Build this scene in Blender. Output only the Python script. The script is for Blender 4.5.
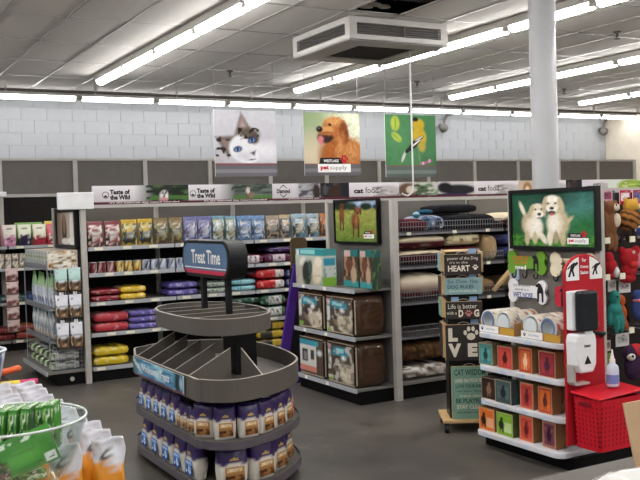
import bpy, bmesh, math, random
import numpy as np
from mathutils import Vector, Matrix

S = bpy.context.scene
COL = S.collection
for o in list(bpy.data.objects):
    bpy.data.objects.remove(o)

# ------------------------------------------------------------------ camera, world, exposure
YAW, PITCH, ROLL = math.radians(29.077), math.radians(1.695), math.radians(-1.79)
cam_d = bpy.data.cameras.new('camera')
cam_d.sensor_width = 36.0
cam_d.lens = 900.0 / 640.0 * 36.0
cam_d.clip_start = 0.05
cam = bpy.data.objects.new('camera', cam_d)
COL.objects.link(cam)
fwd = Vector((math.sin(YAW) * math.cos(PITCH), math.cos(YAW) * math.cos(PITCH), -math.sin(PITCH)))
r0 = Vector((math.cos(YAW), -math.sin(YAW), 0))
u0 = r0.cross(fwd)
cr = math.cos(ROLL) * r0 + math.sin(ROLL) * u0
cu = -math.sin(ROLL) * r0 + math.cos(ROLL) * u0
M = Matrix((cr, cu, -fwd)).transposed().to_4x4()
M.translation = Vector((0, 0, 1.65))
cam.matrix_world = M
S.camera = cam
w = bpy.data.worlds.new('world')
S.world = w
w.use_nodes = True
w.node_tree.nodes['Background'].inputs[0].default_value = (0.6, 0.62, 0.65, 1)
w.node_tree.nodes['Background'].inputs[1].default_value = 0.0
S.view_settings.view_transform = 'Standard'
S.view_settings.look = 'None'
S.view_settings.gamma = 1.0
S.view_settings.use_curve_mapping = False
S.view_settings.exposure = 1.0
TUBE_POWER = 15.0
S.cycles.max_bounces = 8
S.cycles.diffuse_bounces = 5
S.cycles.transparent_max_bounces = 16

# ------------------------------------------------------------------ colour and material helpers
def lin(c):
    c = np.asarray(c, float)
    return np.where(c <= 0.04045, c / 12.92, ((c + 0.055) / 1.055) ** 2.4)

def hx(h):
    h = h.lstrip('#')
    return lin([int(h[i:i + 2], 16) / 255 for i in (0, 2, 4)])

MATS = {}
def mat(name, col, rough=0.5, metal=0.0, vary=0.06, scale=8.0, bump=0.0, bscale=60.0, spec=0.25, coat=0.0):
    if name in MATS:
        return MATS[name]
    m = bpy.data.materials.new(name)
    m.use_nodes = True
    nt = m.node_tree
    b = nt.nodes['Principled BSDF']
    c = hx(col) if isinstance(col, str) else np.asarray(col)
    tc = nt.nodes.new('ShaderNodeTexCoord')
    nz = nt.nodes.new('ShaderNodeTexNoise')
    nz.inputs['Scale'].default_value = scale
    nz.inputs['Detail'].default_value = 3
    nt.links.new(tc.outputs['Object'], nz.inputs['Vector'])
    mx = nt.nodes.new('ShaderNodeMix')
    mx.data_type = 'RGBA'
    mx.inputs[6].default_value = (*np.clip(c * (1 - 2 * vary), 0, 1), 1)
    mx.inputs[7].default_value = (*np.clip(c * (1 + 2 * vary), 0, 1), 1)
    nt.links.new(nz.outputs['Fac'], mx.inputs[0])
    nt.links.new(mx.outputs[2], b.inputs['Base Color'])
    b.inputs['Roughness'].default_value = rough
    b.inputs['Metallic'].default_value = metal
    b.inputs['Specular IOR Level'].default_value = spec
    b.inputs['Coat Weight'].default_value = coat
    if bump:
        n2 = nt.nodes.new('ShaderNodeTexNoise')
        n2.inputs['Scale'].default_value = bscale
        n2.inputs['Detail'].default_value = 4
        nt.links.new(tc.outputs['Object'], n2.inputs['Vector'])
        bp = nt.nodes.new('ShaderNodeBump')
        bp.inputs['Strength'].default_value = bump
        bp.inputs['Distance'].default_value = 0.01
        nt.links.new(n2.outputs['Fac'], bp.inputs['Height'])
        nt.links.new(bp.outputs[0], b.inputs['Normal'])
    MATS[name] = m
    return m

def print_mat(name, rough, coat=0.0, bump=0.0, bscale=30):
    m = bpy.data.materials.new(name)
    m.use_nodes = True
    nt = m.node_tree
    b = nt.nodes['Principled BSDF']
    a = nt.nodes.new('ShaderNodeAttribute')
    a.attribute_name = 'Col'
    nt.links.new(a.outputs['Color'], b.inputs['Base Color'])
    b.inputs['Roughness'].default_value = rough
    b.inputs['Specular IOR Level'].default_value = 0.5 if coat else 0.15
    b.inputs['Coat Weight'].default_value = coat
    if bump:
        tc = nt.nodes.new('ShaderNodeTexCoord')
        n2 = nt.nodes.new('ShaderNodeTexNoise')
        n2.inputs['Scale'].default_value = bscale
        nt.links.new(tc.outputs['Object'], n2.inputs['Vector'])
        bp = nt.nodes.new('ShaderNodeBump')
        bp.inputs['Strength'].default_value = bump
        bp.inputs['Distance'].default_value = 0.01
        nt.links.new(n2.outputs['Fac'], bp.inputs['Height'])
        nt.links.new(bp.outputs[0], b.inputs['Normal'])
    MATS[name] = m
    return m

def glow_mat(name, col, strength):
    m = bpy.data.materials.new(name)
    m.use_nodes = True
    nt = m.node_tree
    b = nt.nodes['Principled BSDF']
    b.inputs['Base Color'].default_value = (0.9, 0.9, 0.9, 1)
    b.inputs['Emission Color'].default_value = (*col, 1)
    b.inputs['Emission Strength'].default_value = strength
    MATS[name] = m
    return m

def glass_mat(name, col, rough=0.05, alpha=0.25):
    m = bpy.data.materials.new(name)
    m.use_nodes = True
    nt = m.node_tree
    out = nt.nodes['Material Output']
    g = nt.nodes.new('ShaderNodeBsdfGlossy')
    g.inputs['Roughness'].default_value = rough
    g.inputs['Color'].default_value = (0.9, 0.92, 0.92, 1)
    t = nt.nodes.new('ShaderNodeBsdfTransparent')
    t.inputs['Color'].default_value = (*hx(col), 1)
    fr = nt.nodes.new('ShaderNodeLayerWeight')
    fr.inputs['Blend'].default_value = 0.5
    pw = nt.nodes.new('ShaderNodeMath')
    pw.operation = 'POWER'
    pw.inputs[1].default_value = 3.0
    nt.links.new(fr.outputs['Facing'], pw.inputs[0])
    ml = nt.nodes.new('ShaderNodeMath')
    ml.operation = 'MULTIPLY_ADD'
    ml.inputs[1].default_value = alpha
    ml.inputs[2].default_value = 0.05
    nt.links.new(pw.outputs[0], ml.inputs[0])
    mx = nt.nodes.new('ShaderNodeMixShader')
    nt.links.new(ml.outputs[0], mx.inputs[0])
    nt.links.new(t.outputs[0], mx.inputs[1])
    nt.links.new(g.outputs[0], mx.inputs[2])
    nt.links.new(mx.outputs[0], out.inputs['Surface'])
    MATS[name] = m
    return m

PRINT = print_mat('printed_surface', 0.5)
FOIL = print_mat('glossy_printed_film', 0.32, 0.2, 0.25, 35)
PAPER = print_mat('printed_paper', 0.6)
PLUSH = print_mat('plush_fabric', 0.95, 0, 0.5, 120)
CLOTH = print_mat('bed_fabric', 0.95, 0, 0.5, 90)
TUBE = glow_mat('lit_tube', (1.0, 0.985, 0.97), TUBE_POWER)
DIMTUBE = glow_mat('dimmed_lit_tube', (1.0, 0.985, 0.97), TUBE_POWER * 0.6)  # back-wall row turned down so the wall under it does not overexpose
CLEAR = glass_mat('clear_plastic', '#f4f8f6', 0.05, 0.35)
FILM = glass_mat('clear_film', '#ffffff', 0.12, 0.3)

GREY = mat('warm_grey_metal', '#7d7973', 0.45, 0.1)
PALE = mat('pale_grey_metal', '#b9b5af', 0.4, 0.1)
PANEL = mat('grey_back_panel', '#6d6964', 0.7)
DARKPANEL = mat('charcoal_pegboard_and_shade', '#2a2726', 0.75, vary=0.12, scale=30, spec=0.08)  # wall shelving pegboard; on both gondolas the shelf-interior shade is in this colour
BLACK = mat('black_metal', '#100f10', 0.5, spec=0.12)
SATIN = mat('black_satin_plastic', '#0e0e10', 0.4, spec=0.3)
TAUPE = mat('taupe_laminate', '#5d5852', 0.5, vary=0.02, scale=6)
EDGE = mat('pale_edge_band', '#a8a39a', 0.55)
WHITE = mat('white_plastic', '#e8e8ea', 0.4)
LIPW = mat('white_shelf_metal', '#d6d7dc', 0.35)
STRIP = mat('clear_grey_ticket_strip', '#aeb0b5', 0.3)
TAG = mat('price_ticket', '#e9e6cf', 0.6)
TAGB = mat('blue_white_ticket', '#c8d6ea', 0.6)
WIRE = mat('chrome_wire', '#a9abb0', 0.35, 0.6)
GUN = mat('dark_wire', '#7d7b81', 0.45, 0.2)
RED = mat('red_steel', '#b31f2b', 0.4)
REDP = mat('red_plastic', '#c81c2c', 0.38)
WOOD = mat('raw_pine', '#c9a878', 0.6, vary=0.12, scale=14)
CARD = mat('brown_cardboard', '#a17a50', 0.8, vary=0.08, scale=20)
TANCARD = mat('tan_cardboard', '#c2a584', 0.8, vary=0.05, scale=12)
INK = mat('black_ink', '#1c1a1b', 0.6)
WINK = mat('white_ink', '#f1f0ee', 0.6)
REDINK = mat('red_ink', '#c4242f', 0.55)
CREAMINK = mat('cream_ink', '#e4dccb', 0.6)
BLUEINK = mat('blue_ink', '#3a4f96', 0.6)
GOLD = mat('gold_ink', '#c8a86a', 0.5)
PINKINK = mat('pink_ink', '#c97d78', 0.6)
GREENINK = mat('dark_green_ink', '#26483a', 0.6)
ORANGEINK = mat('orange_ink', '#d5652d', 0.6)

# ------------------------------------------------------------------ mesh helpers
class MB:
    def __init__(s):
        s.v, s.f, s.c, s.m = [], [], [], []
        s.hascol = False
    def add(s, vs, fs, col=None, mi=0):
        o = len(s.v)
        s.v.extend([tuple(p) for p in vs])
        if col is None:
            s.c.extend([(0.5, 0.5, 0.5)] * len(vs))
        else:
            s.hascol = True
            col = np.asarray(col, float)
            if col.ndim == 1:
                s.c.extend([tuple(col)] * len(vs))
            else:
                s.c.extend([tuple(k) for k in col])
        for f in fs:
            s.f.append(tuple(i + o for i in f))
            s.m.append(mi)
        return s
    def box(s, x0, x1, y0, y1, z0, z1, col=None, mi=0):
        if x0 > x1: x0, x1 = x1, x0
        if y0 > y1: y0, y1 = y1, y0
        if z0 > z1: z0, z1 = z1, z0
        vs = [(x0, y0, z0), (x1, y0, z0), (x1, y1, z0), (x0, y1, z0), (x0, y0, z1), (x1, y0, z1), (x1, y1, z1), (x0, y1, z1)]
        return s.add(vs, [(0, 3, 2, 1), (4, 5, 6, 7), (0, 1, 5, 4), (1, 2, 6, 5), (2, 3, 7, 6), (3, 0, 4, 7)], col, mi)
    def cyl(s, p0, p1, r, r1=None, n=10, col=None, mi=0, caps=True):
        p0, p1 = Vector(p0), Vector(p1)
        r1 = r if r1 is None else r1
        d = (p1 - p0).normalized()
        a = d.orthogonal().normalized()
        b = d.cross(a)
        vs = []
        for p, rr in ((p0, r), (p1, r1)):
            for i in range(n):
                t = 2 * math.pi * i / n
                vs.append(p + a * (rr * math.cos(t)) + b * (rr * math.sin(t)))
        fs = [(i, (i + 1) % n, n + (i + 1) % n, n + i) for i in range(n)]
        if caps:
            fs += [tuple(range(n - 1, -1, -1)), tuple(range(n, 2 * n))]
        return s.add(vs, fs, col, mi)
    def tube(s, pts, r, n=8, col=None, mi=0):
        pts = [Vector(p) for p in pts]
        vs, fs = [], []
        a = None
        for i, p in enumerate(pts):
            d = (pts[min(i + 1, len(pts) - 1)] - pts[max(i - 1, 0)]).normalized()
            if a is None:
                a = d.orthogonal().normalized()
            else:
                a = (a - d * a.dot(d)).normalized()
            b = d.cross(a)
            for k in range(n):
                t = 2 * math.pi * k / n
                vs.append(p + a * (r * math.cos(t)) + b * (r * math.sin(t)))
        for i in range(len(pts) - 1):
            for k in range(n):
                fs.append((i * n + k, i * n + (k + 1) % n, (i + 1) * n + (k + 1) % n, (i + 1) * n + k))
        fs += [tuple(range(n - 1, -1, -1)), tuple(range((len(pts) - 1) * n, len(pts) * n))]
        return s.add(vs, fs, col, mi)
    def lathe(s, prof, c=(0, 0, 0), n=24, col=None, mi=0, R=None):
        vs, fs = [], []
        for (r, z) in prof:
            for k in range(n):
                t = 2 * math.pi * k / n
                p = Vector((r * math.cos(t), r * math.sin(t), z))
                if R is not None: p = R @ p
                vs.append(p + Vector(c))
        m = len(prof)
        for i in range(m - 1):
            for k in range(n):
                fs.append((i * n + k, i * n + (k + 1) % n, (i + 1) * n + (k + 1) % n, (i + 1) * n + k))
        if callable(col):
            col = np.array([col(i // n, (i % n) / n) for i in range(len(vs))])
        return s.add(vs, fs, col, mi)
    def blob(s, c, r, col=None, n=12, m=8, R=None, fn=None):
        vs, fs = [], []
        for i in range(m + 1):
            p = math.pi * i / m
            for k in range(n):
                t = 2 * math.pi * k / n
                q = Vector((r[0] * math.sin(p) * math.cos(t), r[1] * math.sin(p) * math.sin(t), r[2] * math.cos(p)))
                if R is not None: q = R @ q
                vs.append(q + Vector(c))
        for i in range(m):
            for k in range(n):
                fs.append((i * n + k, (i + 1) * n + k, (i + 1) * n + (k + 1) % n, i * n + (k + 1) % n))
        if fn is not None:
            col = np.array([fn(*p) for p in vs])
        return s.add(vs, fs, col)
    def prism(s, poly, org, ax, ay, az, d, col=None, mi=0):
        """polygon in the (ax, ay) plane at org, pushed out by d along az"""
        org, ax, ay, az = Vector(org), Vector(ax), Vector(ay), Vector(az)
        n = len(poly)
        vs = [org + ax * p[0] + ay * p[1] for p in poly] + [org + ax * p[0] + ay * p[1] + az * d for p in poly]
        fs = [(i, (i + 1) % n, n + (i + 1) % n, n + i) for i in range(n)]
        fs += [tuple(range(n - 1, -1, -1)), tuple(range(n, 2 * n))]
        return s.add(vs, fs, col, mi)
    def picture(s, org, right, up, w, h, paint, nu=40, nv=40):
        """a flat printed rectangle: lower left corner org, coloured by paint(U, V)"""
        org, right, up = Vector(org), Vector(right), Vector(up)
        U, V = np.meshgrid(np.linspace(0, 1, nu), np.linspace(0, 1, nv))
        c = paint(U.ravel(), V.ravel())
        vs = [org + right * (w * a) + up * (h * b) for a, b in zip(U.ravel(), V.ravel())]
        fs = [(j * nu + i, j * nu + i + 1, (j + 1) * nu + i + 1, (j + 1) * nu + i) for j in range(nv - 1) for i in range(nu - 1)]
        return s.add(vs, fs, c)
    def shifted(s, d):
        s.v = [(p[0] - d[0], p[1] - d[1], p[2] - d[2]) for p in s.v]
        return s
    def mesh(s, name, mats, smooth=False):
        me = bpy.data.meshes.new(name)
        me.from_pydata(s.v, [], s.f)
        if not isinstance(mats, (list, tuple)): mats = [mats]
        for m in mats: me.materials.append(m)
        if len(mats) > 1:
            me.polygons.foreach_set('material_index', s.m)
        if s.hascol:
            a = me.color_attributes.new('Col', 'FLOAT_COLOR', 'POINT')
            a.data.foreach_set('color', np.column_stack([np.array(s.c), np.ones(len(s.c))]).ravel())
        bm = bmesh.new()
        bm.from_mesh(me)
        bmesh.ops.recalc_face_normals(bm, faces=bm.faces)
        bm.to_mesh(me)
        bm.free()
        if smooth:
            me.polygons.foreach_set('use_smooth', [True] * len(me.polygons))
        me.update()
        return me

def link(o, parent=None):
    COL.objects.link(o)
    if parent is not None: o.parent = parent
    return o

def part(name, mb, mats, parent, smooth=False, world=True, bevel=0.0, label=None, stuff=False):
    """a mesh under its thing; coordinates in world axes unless world=False"""
    if world:
        d = Vector(parent.location)
        p = parent.parent
        while p is not None:
            d = d + Vector(p.location)
            p = p.parent
        mb.shifted(d)
    o = link(bpy.data.objects.new(name, mb.mesh(name, mats, smooth)), parent)
    if bevel:
        m = o.modifiers.new('bevel', 'BEVEL')
        m.width = bevel
        m.segments = 2
        m.limit_method = 'ANGLE'
    if label: o['label'] = label
    if name == 'lettering': stuff = True
    if stuff: o['kind'] = 'stuff'
    return o

def tag(o, label, cat, group=None, kind=None):
    if label: o['label'] = label
    if cat: o['category'] = cat
    if group: o['group'] = group
    if kind: o['kind'] = kind
    return o

def thing(name, label, cat, loc=(0, 0, 0), rz=0.0, group=None):
    o = link(bpy.data.objects.new(name, None))
    o.empty_display_size = 0.05
    o.location = loc
    o.rotation_euler = (0, 0, rz)
    return tag(o, label, cat, group)

def single(name, mb, mats, label, cat, group=None, loc=(0, 0, 0), rz=0.0, smooth=False, bevel=0.0):
    o = link(bpy.data.objects.new(name, mb.mesh(name, mats, smooth)))
    o.location = loc
    o.rotation_euler = (0, 0, rz)
    if bevel:
        m = o.modifiers.new('bevel', 'BEVEL')
        m.width = bevel
        m.segments = 2
        m.limit_method = 'ANGLE'
    return tag(o, label, cat, group)

def inst(me_obj, name, label, cat, group, loc, rz=0.0, scale=None, rot=None):
    """one more individual of a single-mesh kind (shared mesh data)"""
    o = me_obj.copy()
    o.name = name
    link(o)
    o.location = loc
    o.rotation_euler = rot if rot else (0, 0, rz)
    if scale: o.scale = scale
    return tag(o, label, cat, group)

def copy_tree(o, parent=None):
    c = o.copy()
    COL.objects.link(c)
    if parent is not None:
        c.parent = parent
    for ch in list(o.children):
        copy_tree(ch, c)
    return c

def setting(name, mb, mats, parent=None, smooth=False, kind='structure'):
    o = link(bpy.data.objects.new(name, mb.mesh(name, mats, smooth)), parent)
    if parent is None: o['kind'] = kind
    return o

TEXTCACHE = {}
def text_geo(s, bold=0.0):
    k = (s, bold)
    if k in TEXTCACHE: return TEXTCACHE[k]
    cu = bpy.data.curves.new('lettering', 'FONT')
    cu.body = s
    cu.resolution_u = 2
    cu.offset = bold
    cu.fill_mode = 'FRONT'
    o = bpy.data.objects.new('lettering', cu)
    COL.objects.link(o)
    dg = bpy.context.evaluated_depsgraph_get()
    me = bpy.data.meshes.new_from_object(o.evaluated_get(dg))
    vs = np.array([v.co[:2] for v in me.vertices])
    fs = [tuple(p.vertices) for p in me.polygons]
    bpy.data.objects.remove(o)
    bpy.data.curves.remove(cu)
    bpy.data.meshes.remove(me)
    lo, hi = vs.min(0), vs.max(0)
    vs = (vs - (lo + hi) / 2) / (hi - lo)
    TEXTCACHE[k] = (vs, fs)
    return vs, fs

def lettering(mb, s, org, right, up, w, h, bold=0.012, mi=0, col=None):
    """flat letters centred at org and fitted to w x h"""
    vs, fs = text_geo(s, bold)
    org, right, up = Vector(org), Vector(right), Vector(up)
    mb.add([org + right * (float(a) * w) + up * (float(b) * h) for a, b in vs], fs, col, mi)
    return mb

X, Y, Z = Vector((1, 0, 0)), Vector((0, 1, 0)), Vector((0, 0, 1))
ORD = ['first', 'second', 'third', 'fourth', 'fifth', 'sixth', 'seventh', 'eighth', 'ninth', 'tenth', 'eleventh', 'twelfth',
       'thirteenth', 'fourteenth', 'fifteenth', 'sixteenth', 'seventeenth', 'eighteenth', 'nineteenth', 'twentieth']

# ------------------------------------------------------------------ printing: colours laid over (u, v)
class Art:
    def __init__(s, U, V):
        s.u, s.v = U, V
        s.c = np.ones((len(U), 3)) * 0.5
    def mix(s, a, col):
        a = np.clip(a, 0, 1)[:, None]
        col = hx(col) if isinstance(col, str) else col
        s.c = s.c * (1 - a) + a * np.asarray(col)
        return s
    def fill(s, col): return s.mix(np.ones(len(s.u)), col)
    def grad(s, c0, c1, axis='v'):
        t = (s.v if axis == 'v' else s.u)[:, None]
        s.c = hx(c0) * (1 - t) + hx(c1) * t
        return s
    def rect(s, u0, u1, v0, v1, col, a=1.0):
        return s.mix(((s.u >= u0) & (s.u <= u1) & (s.v >= v0) & (s.v <= v1)) * a, col)
    def ell(s, cu, cv, ru, rv, col, rot=0.0, soft=0.15, a=1.0):
        t = math.radians(rot)
        x, y = s.u - cu, s.v - cv
        p, q = (x * math.cos(t) + y * math.sin(t)) / ru, (-x * math.sin(t) + y * math.cos(t)) / rv
        d = np.sqrt(p * p + q * q)
        return s.mix(np.clip((1 + soft - d) / (2 * soft), 0, 1) * a, col)
    def tri(s, p0, p1, p2, col, soft=0.02):
        a = np.ones(len(s.u))
        P = [p0, p1, p2]
        ar = (p1[0] - p0[0]) * (p2[1] - p0[1]) - (p1[1] - p0[1]) * (p2[0] - p0[0])
        for i in range(3):
            q0, q1 = P[i], P[(i + 1) % 3]
            l = math.hypot(q1[0] - q0[0], q1[1] - q0[1])
            e = ((q1[0] - q0[0]) * (s.v - q0[1]) - (q1[1] - q0[1]) * (s.u - q0[0])) / l * (1 if ar > 0 else -1)
            a = np.minimum(a, np.clip(e / soft + 0.5, 0, 1))
        return s.mix(a, col)
    def noise(s, n, seed):
        g = np.random.RandomState(seed).rand(n + 2, n + 2)
        x, y = np.clip(s.u, 0, 1) * n, np.clip(s.v, 0, 1) * n
        i, j = np.floor(x).astype(int), np.floor(y).astype(int)
        fx, fy = x - i, y - j
        return (g[j, i] * (1 - fx) + g[j, i + 1] * fx) * (1 - fy) + (g[j + 1, i] * (1 - fx) + g[j + 1, i + 1] * fx) * fy
    def grain(s, n, seed, amp=0.4):
        k = s.noise(n, seed) * 0.5 + s.noise(n * 2, seed + 1) * 0.3 + s.noise(n * 4, seed + 2) * 0.2
        s.c = s.c * (1 + amp * (k - 0.5) * 2)[:, None]
        return s
    def blotch(s, cols, n, seed, u0=0, u1=1, v0=0, v1=1, th=0.58, a=1.0):
        m = ((s.u >= u0) & (s.u <= u1) & (s.v >= v0) & (s.v <= v1)) * a
        for k, c in enumerate(cols):
            s.mix(m * np.clip((s.noise(n, seed + 17 * k) - th) * 12, 0, 1), c)
        return s

def art(fn):
    def p(U, V):
        a = Art(np.asarray(U, float), np.asarray(V, float))
        fn(a)
        return a.c
    return p

# ------------------------------------------------------------------ packaging shapes
def pouch(w, h, d, paint, back=None, nr=36, nl=16, crimp=0.92, seed=0, flat=0.0, crumple=0.0):
    """an upright bag: rounded foot, full belly, flat sealed top; front faces -Y"""
    rng = random.Random(seed)
    mb = MB()
    vs, uu, vv, fr = [], [], [], []
    ph = rng.random() * 6
    for j in range(nl + 1):
        s = j / nl
        wf = 0.93 + 0.07 * math.sin(min(1, s * 2.5) * math.pi / 2) - 0.05 * math.sin(s * math.pi) * (1 - flat)
        if s < crimp:
            t = s / crimp
            df = (0.8 + 0.25 * math.sin(t * math.pi * 0.8)) * (1 - max(0, (t - 0.45) / 0.55) ** 1.6 * (0.93 - flat * 0.5))
        else:
            df = 0.06 + flat * 0.2
        for i in range(nr):
            a = 2 * math.pi * (i + 0.5) / nr
            c, sn = math.cos(a), math.sin(a)
            x = math.copysign(abs(c) ** 0.45, c) * 0.5 * w * wf
            y = math.copysign(abs(sn) ** 0.6, sn) * 0.5 * d * df
            k = 1 + 0.05 * math.sin(9 * s + 7 * x / w + ph) * (1 if s < crimp else 0)
            q = crumple * s * s
            vs.append((x + q * d * math.sin(11 * s + 5 * y / d + ph), y * k + q * d * math.sin(8 * s + 9 * x / w + ph), s * h * (1 + 0.25 * crumple * math.sin(6 * x / w + ph) * s)))
            uu.append(x / w + 0.5)
            vv.append(s)
            fr.append(sn < 0.35)
    fs = []
    for j in range(nl):
        for i in range(nr):
            fs.append((j * nr + i, j * nr + (i + 1) % nr, (j + 1) * nr + (i + 1) % nr, (j + 1) * nr + i))
    fs.append(tuple(range(nr - 1, -1, -1)))
    fs.append(tuple(range(nl * nr, (nl + 1) * nr)))
    c = paint(np.array(uu), np.array(vv))
    if back is not None:
        b = back(np.array(uu), np.array(vv))
        f = np.array(fr)[:, None]
        c = np.where(f, c, b)
    return mb.add(vs, fs, c)

def cushion(w, l, h, paint, seed=0, nx=24, na=28, ends=0.22, wrinkle=0.06, sq=0.42):
    """a soft lying bag or pet bed: w along X, l along Y, h high, resting on z = 0; paint(u, side) with side 0 bottom .. 1 top"""
    rng = random.Random(seed)
    mb = MB()
    p1, p2, p3 = rng.random() * 6, rng.random() * 6, rng.random() * 6
    vs, uu, vv = [], [], []
    for i in range(nx + 1):
        t = i / nx * 2 - 1
        e = max(0.0, 1 - abs(t) ** 5) ** ends
        e = max(e, 0.12)
        for k in range(na):
            a = 2 * math.pi * k / na
            c, s = math.cos(a), math.sin(a)
            yy = math.copysign(abs(c) ** sq, c) * 0.5 * l * (0.75 + 0.25 * e)
            zz = math.copysign(abs(s) ** sq, s) * 0.5 * h * e
            q = 1 + wrinkle * (math.sin(5 * t + 3 * c + p1) + 0.7 * math.sin(11 * t + 4 * s + p2) + 0.5 * math.sin(19 * t + p3 + 2 * c))
            z = max(0.0, 0.5 * h + zz * (q if s > 0 else 1))
            vs.append((t * 0.5 * w, yy, z))
            uu.append((t + 1) / 2)
            vv.append(0.5 + 0.5 * math.copysign(abs(s) ** 0.8, s))
    fs = []
    for i in range(nx):
        for k in range(na):
            fs.append((i * na + k, i * na + (k + 1) % na, (i + 1) * na + (k + 1) % na, (i + 1) * na + k))
    fs.append(tuple(range(na - 1, -1, -1)))
    fs.append(tuple(range(nx * na, (nx + 1) * na)))
    zk = h / max(p[2] for p in vs)
    vs = [(p[0], p[1], p[2] * zk) for p in vs]
    return mb.add(vs, fs, paint(np.array(uu), np.array(vv)))

def carton(w, d, h, front, side, nu=14, nv=14):
    """a box with a printed front (-Y), centred in x, standing on z = 0, back at y = d"""
    mb = MB()
    c = hx(side) if isinstance(side, str) else side
    mb.box(-w / 2, w / 2, 0, d, 0, h, c)
    mb.picture((-w / 2 + 0.002, -0.0012, 0.002), X, Z, w - 0.004, h - 0.004, front, nu, nv)
    return mb

FACE_W = -math.pi / 2          # turns a -Y front towards -X
# ------------------------------------------------------------------ the setting
CEIL = 3.42
WALLY, RIGHTX, LEFTX, NEARY = 13.15, 14.02, -5.0, -5.0

def floor_mat():
    m = bpy.data.materials.new('polished_concrete')
    m.use_nodes = True
    nt = m.node_tree
    b = nt.nodes['Principled BSDF']
    tc = nt.nodes.new('ShaderNodeTexCoord')
    def nz(scale, detail, rough=0.6):
        n = nt.nodes.new('ShaderNodeTexNoise')
        n.inputs['Scale'].default_value = scale
        n.inputs['Detail'].default_value = detail
        n.inputs['Roughness'].default_value = rough
        nt.links.new(tc.outputs['Object'], n.inputs['Vector'])
        return n
    a, c, e = nz(0.8, 6, 0.65), nz(4.0, 8, 0.7), nz(2.2, 3)
    r1 = nt.nodes.new('ShaderNodeValToRGB')
    r1.color_ramp.elements[0].position = 0.32
    r1.color_ramp.elements[0].color = (*hx('#4b4743'), 1)
    r1.color_ramp.elements[1].position = 0.68
    r1.color_ramp.elements[1].color = (*hx('#67625b'), 1)
    nt.links.new(a.outputs['Fac'], r1.inputs[0])
    r2 = nt.nodes.new('ShaderNodeValToRGB')
    r2.color_ramp.elements[0].position = 0.35
    r2.color_ramp.elements[0].color = (0.72, 0.72, 0.72, 1)
    r2.color_ramp.elements[1].position = 0.7
    r2.color_ramp.elements[1].color = (1.15, 1.14, 1.12, 1)
    nt.links.new(c.outputs['Fac'], r2.inputs[0])
    mx = nt.nodes.new('ShaderNodeMix')
    mx.data_type = 'RGBA'
    mx.blend_type = 'MULTIPLY'
    mx.inputs[0].default_value = 1
    nt.links.new(r1.outputs[0], mx.inputs[6])
    nt.links.new(r2.outputs[0], mx.inputs[7])
    # a few pale scuffs
    r3 = nt.nodes.new('ShaderNodeValToRGB')
    r3.color_ramp.elements[0].position = 0.64
    r3.color_ramp.elements[0].color = (0, 0, 0, 1)
    r3.color_ramp.elements[1].position = 0.74
    r3.color_ramp.elements[1].color = (0.45, 0.45, 0.45, 1)
    nt.links.new(e.outputs['Fac'], r3.inputs[0])
    m2 = nt.nodes.new('ShaderNodeMix')
    m2.data_type = 'RGBA'
    nt.links.new(r3.outputs[0], m2.inputs[0])
    nt.links.new(mx.outputs[2], m2.inputs[6])
    m2.inputs[7].default_value = (*hx('#8a8478'), 1)
    nt.links.new(m2.outputs[2], b.inputs['Base Color'])
    rr = nt.nodes.new('ShaderNodeMapRange')
    rr.inputs[3].default_value = 0.28
    rr.inputs[4].default_value = 0.55
    nt.links.new(c.outputs['Fac'], rr.inputs[0])
    nt.links.new(rr.outputs[0], b.inputs['Roughness'])
    return m

setting('floor', MB().box(LEFTX - 0.2, RIGHTX + 0.2, NEARY - 0.2, WALLY + 0.2, -0.1, 0), floor_mat())
MORTAR = mat('painted_mortar', '#aaadb1', 0.8)
BLOCKM = mat('painted_block', '#b4b7bb', 0.75, vary=0.03, scale=3, bump=0.15, bscale=90)
wb = setting('wall_back', MB().box(LEFTX - 0.2, RIGHTX + 0.2, WALLY + 0.004, WALLY + 0.2, 0, CEIL + 0.2), MORTAR)
bw, bh = 0.358, 0.179
blk = None
for row in range(5):
    z0 = 2.558 + row * bh
    for k in range(37):
        x0 = 1.30 + k * bw + (bw / 2 if row % 2 else 0)
        if x0 + bw > RIGHTX + 0.1: break
        if blk is None:
            blk = setting('block', MB().box(0.003, bw - 0.003, -0.005, 0.004, 0.002, bh - 0.002), BLOCKM, wb)
            o = blk
        else:
            o = blk.copy()
            COL.objects.link(o)
        o.location = (x0, WALLY + (0.0015 if (k * 7 + row * 3) % 5 == 0 else 0), z0)
BEIGE = mat('cream_painted_wall', '#e6dccb', 0.8)
setting('wall_right', MB().box(RIGHTX, RIGHTX + 0.2, NEARY - 0.2, WALLY + 0.2, 0, CEIL + 0.2), BEIGE)
setting('wall_left', MB().box(LEFTX - 0.2, LEFTX, NEARY - 0.2, WALLY + 0.2, 0, CEIL + 0.2), BLOCKM)
setting('wall_front', MB().box(LEFTX - 0.2, RIGHTX + 0.2, NEARY - 0.2, NEARY, 0, CEIL + 0.2), BLOCKM)

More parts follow.
